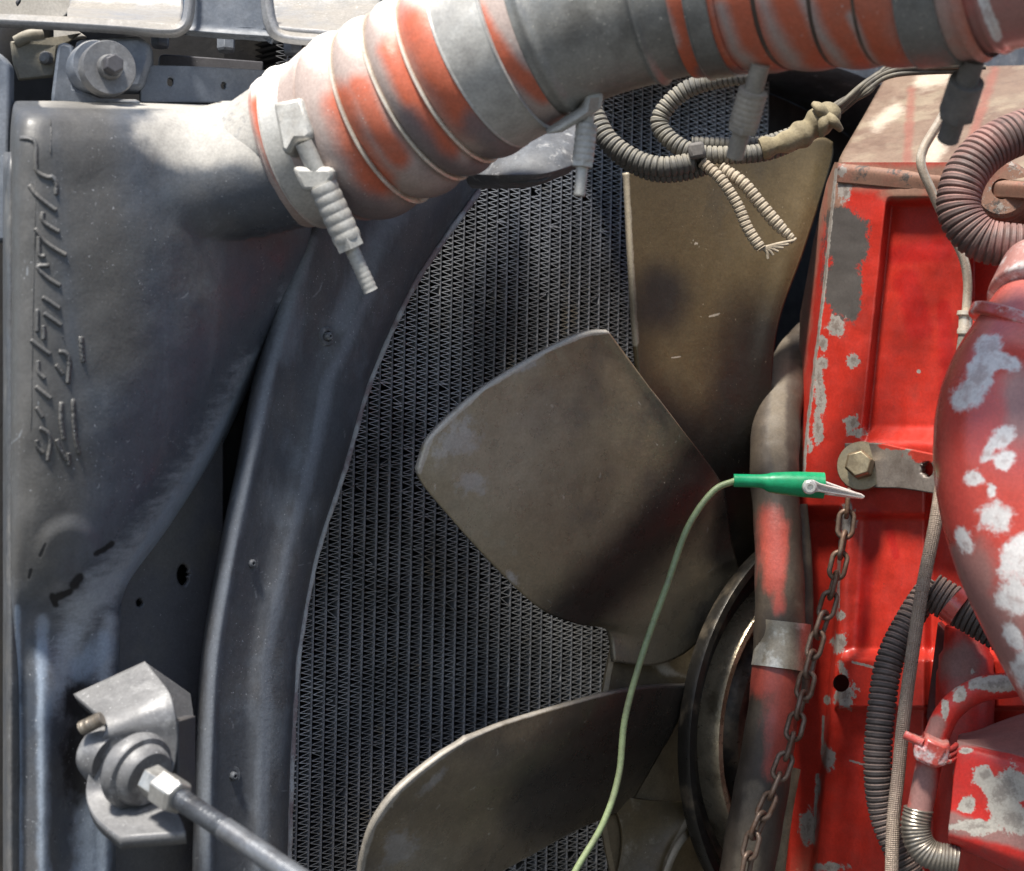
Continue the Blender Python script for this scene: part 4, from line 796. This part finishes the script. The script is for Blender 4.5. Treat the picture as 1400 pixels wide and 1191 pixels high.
AXR = (P(400, 1195, 1.575)-P(200, 1062, 1.685)).normalized()
ctr = P(184, 1052, 1.69); kr = 1.69/F
lathe('bushing', ctr, AXR, [(-.012, 40*kr), (-.004, 52*kr), (.0, 55*kr), (.006, 55*kr), (.009, 52*kr), (.010, 45*kr), (.016, 43*kr), (.020, 38*kr), (.021, 15*kr)], M['castalu'], sb, seg=56)
lathe('rear_washer', P(146, 1032, 1.72), AXR, [(-.012, 20*kr), (-.01, 40*kr), (.0, 44*kr), (.012, 40*kr)], M['castalu'], sb, seg=48)
tube('stud', [(112, 996, 1.70), (124, 990, 1.697), (140, 982, 1.695)], 9.5, M['steel'], sb, n=50, seg=20, prof=ribs(3.2, .9))
rd = thing('tie_rod', P(330, 1145, 1.62), 'threaded steel tie rod with two hex nuts at the lower left', 'rod')
hexnut('nut', P(206, 1066, 1.664), AXR, 23*kr, .022, M['zinc'], rd, phase=.2)
hexnut('nut', P(221, 1076, 1.655), AXR, 26*kr, .023, M['zinc'], rd, phase=.65)
def along(k): 
    a, b = np.array((228, 1080, 1.652)), np.array((400, 1196, 1.562)); return tuple(a+(b-a)*k)
tube('thread', [along(-.02), along(.2), along(.47)], 14.5, M['rodsteel'], rd, n=300, seg=22, prof=ribs(4.2, 1.2))
tube('rod_shaft', [along(.46), along(.5), along(.8), along(1.4)], 16.5, M['rodsteel'], rd, n=40, seg=28)

# ------------------------------------------------------------------ upper left corner
cb = thing('cross_bar', P(270, 115, 1.88), 'dark grey cross bar with two small holes above the tank', 'bar')
rows = [[(192, 89, 1.86), (270, 91, 1.875), (380, 97, 1.90)], [(192, 140, 1.86), (270, 140, 1.875), (380, 142, 1.90)]]
sheet('bar_plate', rows, 30, 100, M['steelgrey'], cb, solid=.006, holes=[(233, 112, 4.5, 6.5), (306, 117, 4, 5.5)])
slab('rear_bar', [(218, 76, 1.93), (226, 74, 1.93), (360, 84, 1.95), (360, 100, 1.95), (216, 94, 1.93)], .02, M['dark_panel'], cb)
mb = thing('mount_bracket', P(150, 130, 1.83), 'blue grey mounting bracket holding a large washer and bolt', 'bracket')
slab('upright', [(78, 62, 1.83), (86, 57, 1.83), (100, 62, 1.83), (102, 120, 1.83), (135, 134, 1.83), (190, 136, 1.84), (190, 160, 1.84), (68, 160, 1.83), (70, 128, 1.83)], .03, M['steelgrey'], mb, bevel=.004)
slab('lug', [(102, 54, 1.845), (190, 48, 1.85), (206, 60, 1.85), (206, 84, 1.85), (194, 122, 1.85), (112, 124, 1.845), (103, 112, 1.845)], .03, M['steelgrey'], mb, bevel=.004)
nw = Vector((.45, -.88, .05)).normalized(); wc = P(150, 92, 1.80); kw = 1.8/F
lathe('rear_washer', P(132, 90, 1.825), nw, [(-.02, 36*kw), (.0, 36*kw), (.003, 34*kw)], M['steelgrey'], mb, seg=48)
lathe('washer', wc, nw, [(-.014, 34*kw), (-.014, 38*kw), (-.002, 38*kw), (.0, 36.5*kw), (.0, 15*kw)], M['castalu'], mb, seg=48)
lathe('flange', wc, nw, [(0, 18*kw), (.004, 17*kw), (.006, 15*kw)], M['castalu'], mb, seg=32)
hexnut('bolt_head', wc+nw*.005*S, nw, 14*kw, .012, M['dark_panel'], mb, phase=.5)
br = thing('rubber_mount', P(45, 85, 1.86), 'brown bent bracket with dark rubber bush in the upper left corner', 'mount')
slab('bent_plate', [(14, 56, 1.84), (40, 55, 1.84), (85, 49, 1.86), (112, 44, 1.88), (96, 56, 1.86), (78, 64, 1.85), (74, 104, 1.85), (26, 109, 1.84), (18, 85, 1.84)], .006, M['brownplate'], br, bevel=.001)
lathe('rubber_bush', P(34, 55, 1.87), (.2, -.25, 1), [(-.02, .016), (-.02, .022), (0, .026), (.015, .024), (.02, .016)], M['black'], br, seg=32)
tube('bush_core', [(22, 58, 1.842), (38, 50, 1.842), (56, 48, 1.85)], 9, M['brownplate'], br, n=14, seg=18)
lathe('bolt', P(66, 80, 1.848), (-.4, -.9, 0), [(0, .006), (.006, .006), (.008, .004)], M['castalu'], br, seg=8)
po = thing('corner_post', P(5, 160, 1.80), 'narrow dark grey post at the far left edge above the tank', 'post')
slab('post_face', [(-40, 66, 1.80), (0, 72, 1.80), (13, 88, 1.80), (11, 330, 1.80), (-40, 330, 1.80)], .02, M['steelgrey'], po, bevel=.002)
ra = thing('latch_rail', P(200, 20, 1.880), 'dusty pale metal rail with folded lips across the upper left', 'rail')
rows = [[(-60, 17, 1.820), (60, 21, 1.825), (160, 27, 1.835), (225, 33, 1.840), (244, 30, 1.842), (250, 18, 1.843), (254, -30, 1.845)], [(-60, 24, 1.815), (60, 30, 1.820), (160, 36, 1.830), (226, 41, 1.835), (248, 37, 1.838), (256, 20, 1.840), (260, -30, 1.842)]]
sheet('front_lip', rows, 8, 80, M['rail'], ra, solid=.006)
rows = [[(95, -30, 1.960), (180, -30, 1.960), (250, -30, 1.960)], [(95, 6, 1.950), (180, 8, 1.950), (250, 10, 1.950)], [(92, 12, 1.910), (180, 16, 1.910), (248, 22, 1.910)], [(92, 23, 1.832), (180, 29, 1.837), (246, 34, 1.842)]]
sheet('tray', rows, 40, 40, M['rail'], ra, solid=.004)
rows = [[(252, -30, 1.860), (300, -30, 1.855), (362, -30, 1.855), (368, -30, 1.860)], [(252, 30, 1.860), (300, 34, 1.855), (364, 38, 1.855), (370, 40, 1.860)], [(246, 42, 1.860), (300, 47, 1.855), (370, 51, 1.855), (378, 50, 1.860)], [(240, 46, 1.900), (300, 53, 1.895), (380, 56, 1.895), (388, 54, 1.900)]]
sheet('channel_face', rows, 40, 40, M['steelgrey'], ra, solid=.005)
rows = [[(366, -30, 1.840), (368, 10, 1.840), (372, 36, 1.840), (385, 48, 1.840), (440, 54, 1.840), (520, 58, 1.840)], [(372, -30, 1.835), (375, 10, 1.835), (380, 32, 1.835), (390, 42, 1.835), (440, 47, 1.835), (520, 52, 1.835)]]
sheet('end_lip', rows, 8, 60, M['rail'], ra, solid=.006)
rows = [[(368, -30, 1.960), (520, -30, 1.960)], [(370, 6, 1.940), (520, 8, 1.940)], [(374, 14, 1.920), (520, 16, 1.920)], [(374, 36, 1.860), (520, 48, 1.860)]]
sheet('end_tray', rows, 30, 30, M['rail'], ra, solid=.004)
slab('rust_strip', [(84, 34, 1.860), (252, 40, 1.860), (246, 46, 1.860), (90, 40, 1.860)], .01, M['brownplate'], ra)
for (x, y) in ((219, 54), (309, 60), (400, 64)): hexnut('nut', P(x, y-9, 1.920), (0, -.1, -1), 14*kw, .014, M['steelgrey'], ra)
bp_ = thing('body_panel', P(60, 10, 1.95), 'pale cream body panel showing behind the rail at top left', 'panel')
slab('panel_face', [(-40, -40, 2.02), (150, -40, 2.02), (84, 26, 2.02), (118, 50, 2.02), (40, 60, 2.02), (-40, 60, 2.02)], .01, M['cream'], bp_)
slab('slot_trim', [(20, 2, 2.0), (28, -4, 2.0), (28, 2, 2.0), (23, 9, 2.0)], .004, M['dark_panel'], bp_)
# black plate added behind the corner pieces so no sky shows through gaps
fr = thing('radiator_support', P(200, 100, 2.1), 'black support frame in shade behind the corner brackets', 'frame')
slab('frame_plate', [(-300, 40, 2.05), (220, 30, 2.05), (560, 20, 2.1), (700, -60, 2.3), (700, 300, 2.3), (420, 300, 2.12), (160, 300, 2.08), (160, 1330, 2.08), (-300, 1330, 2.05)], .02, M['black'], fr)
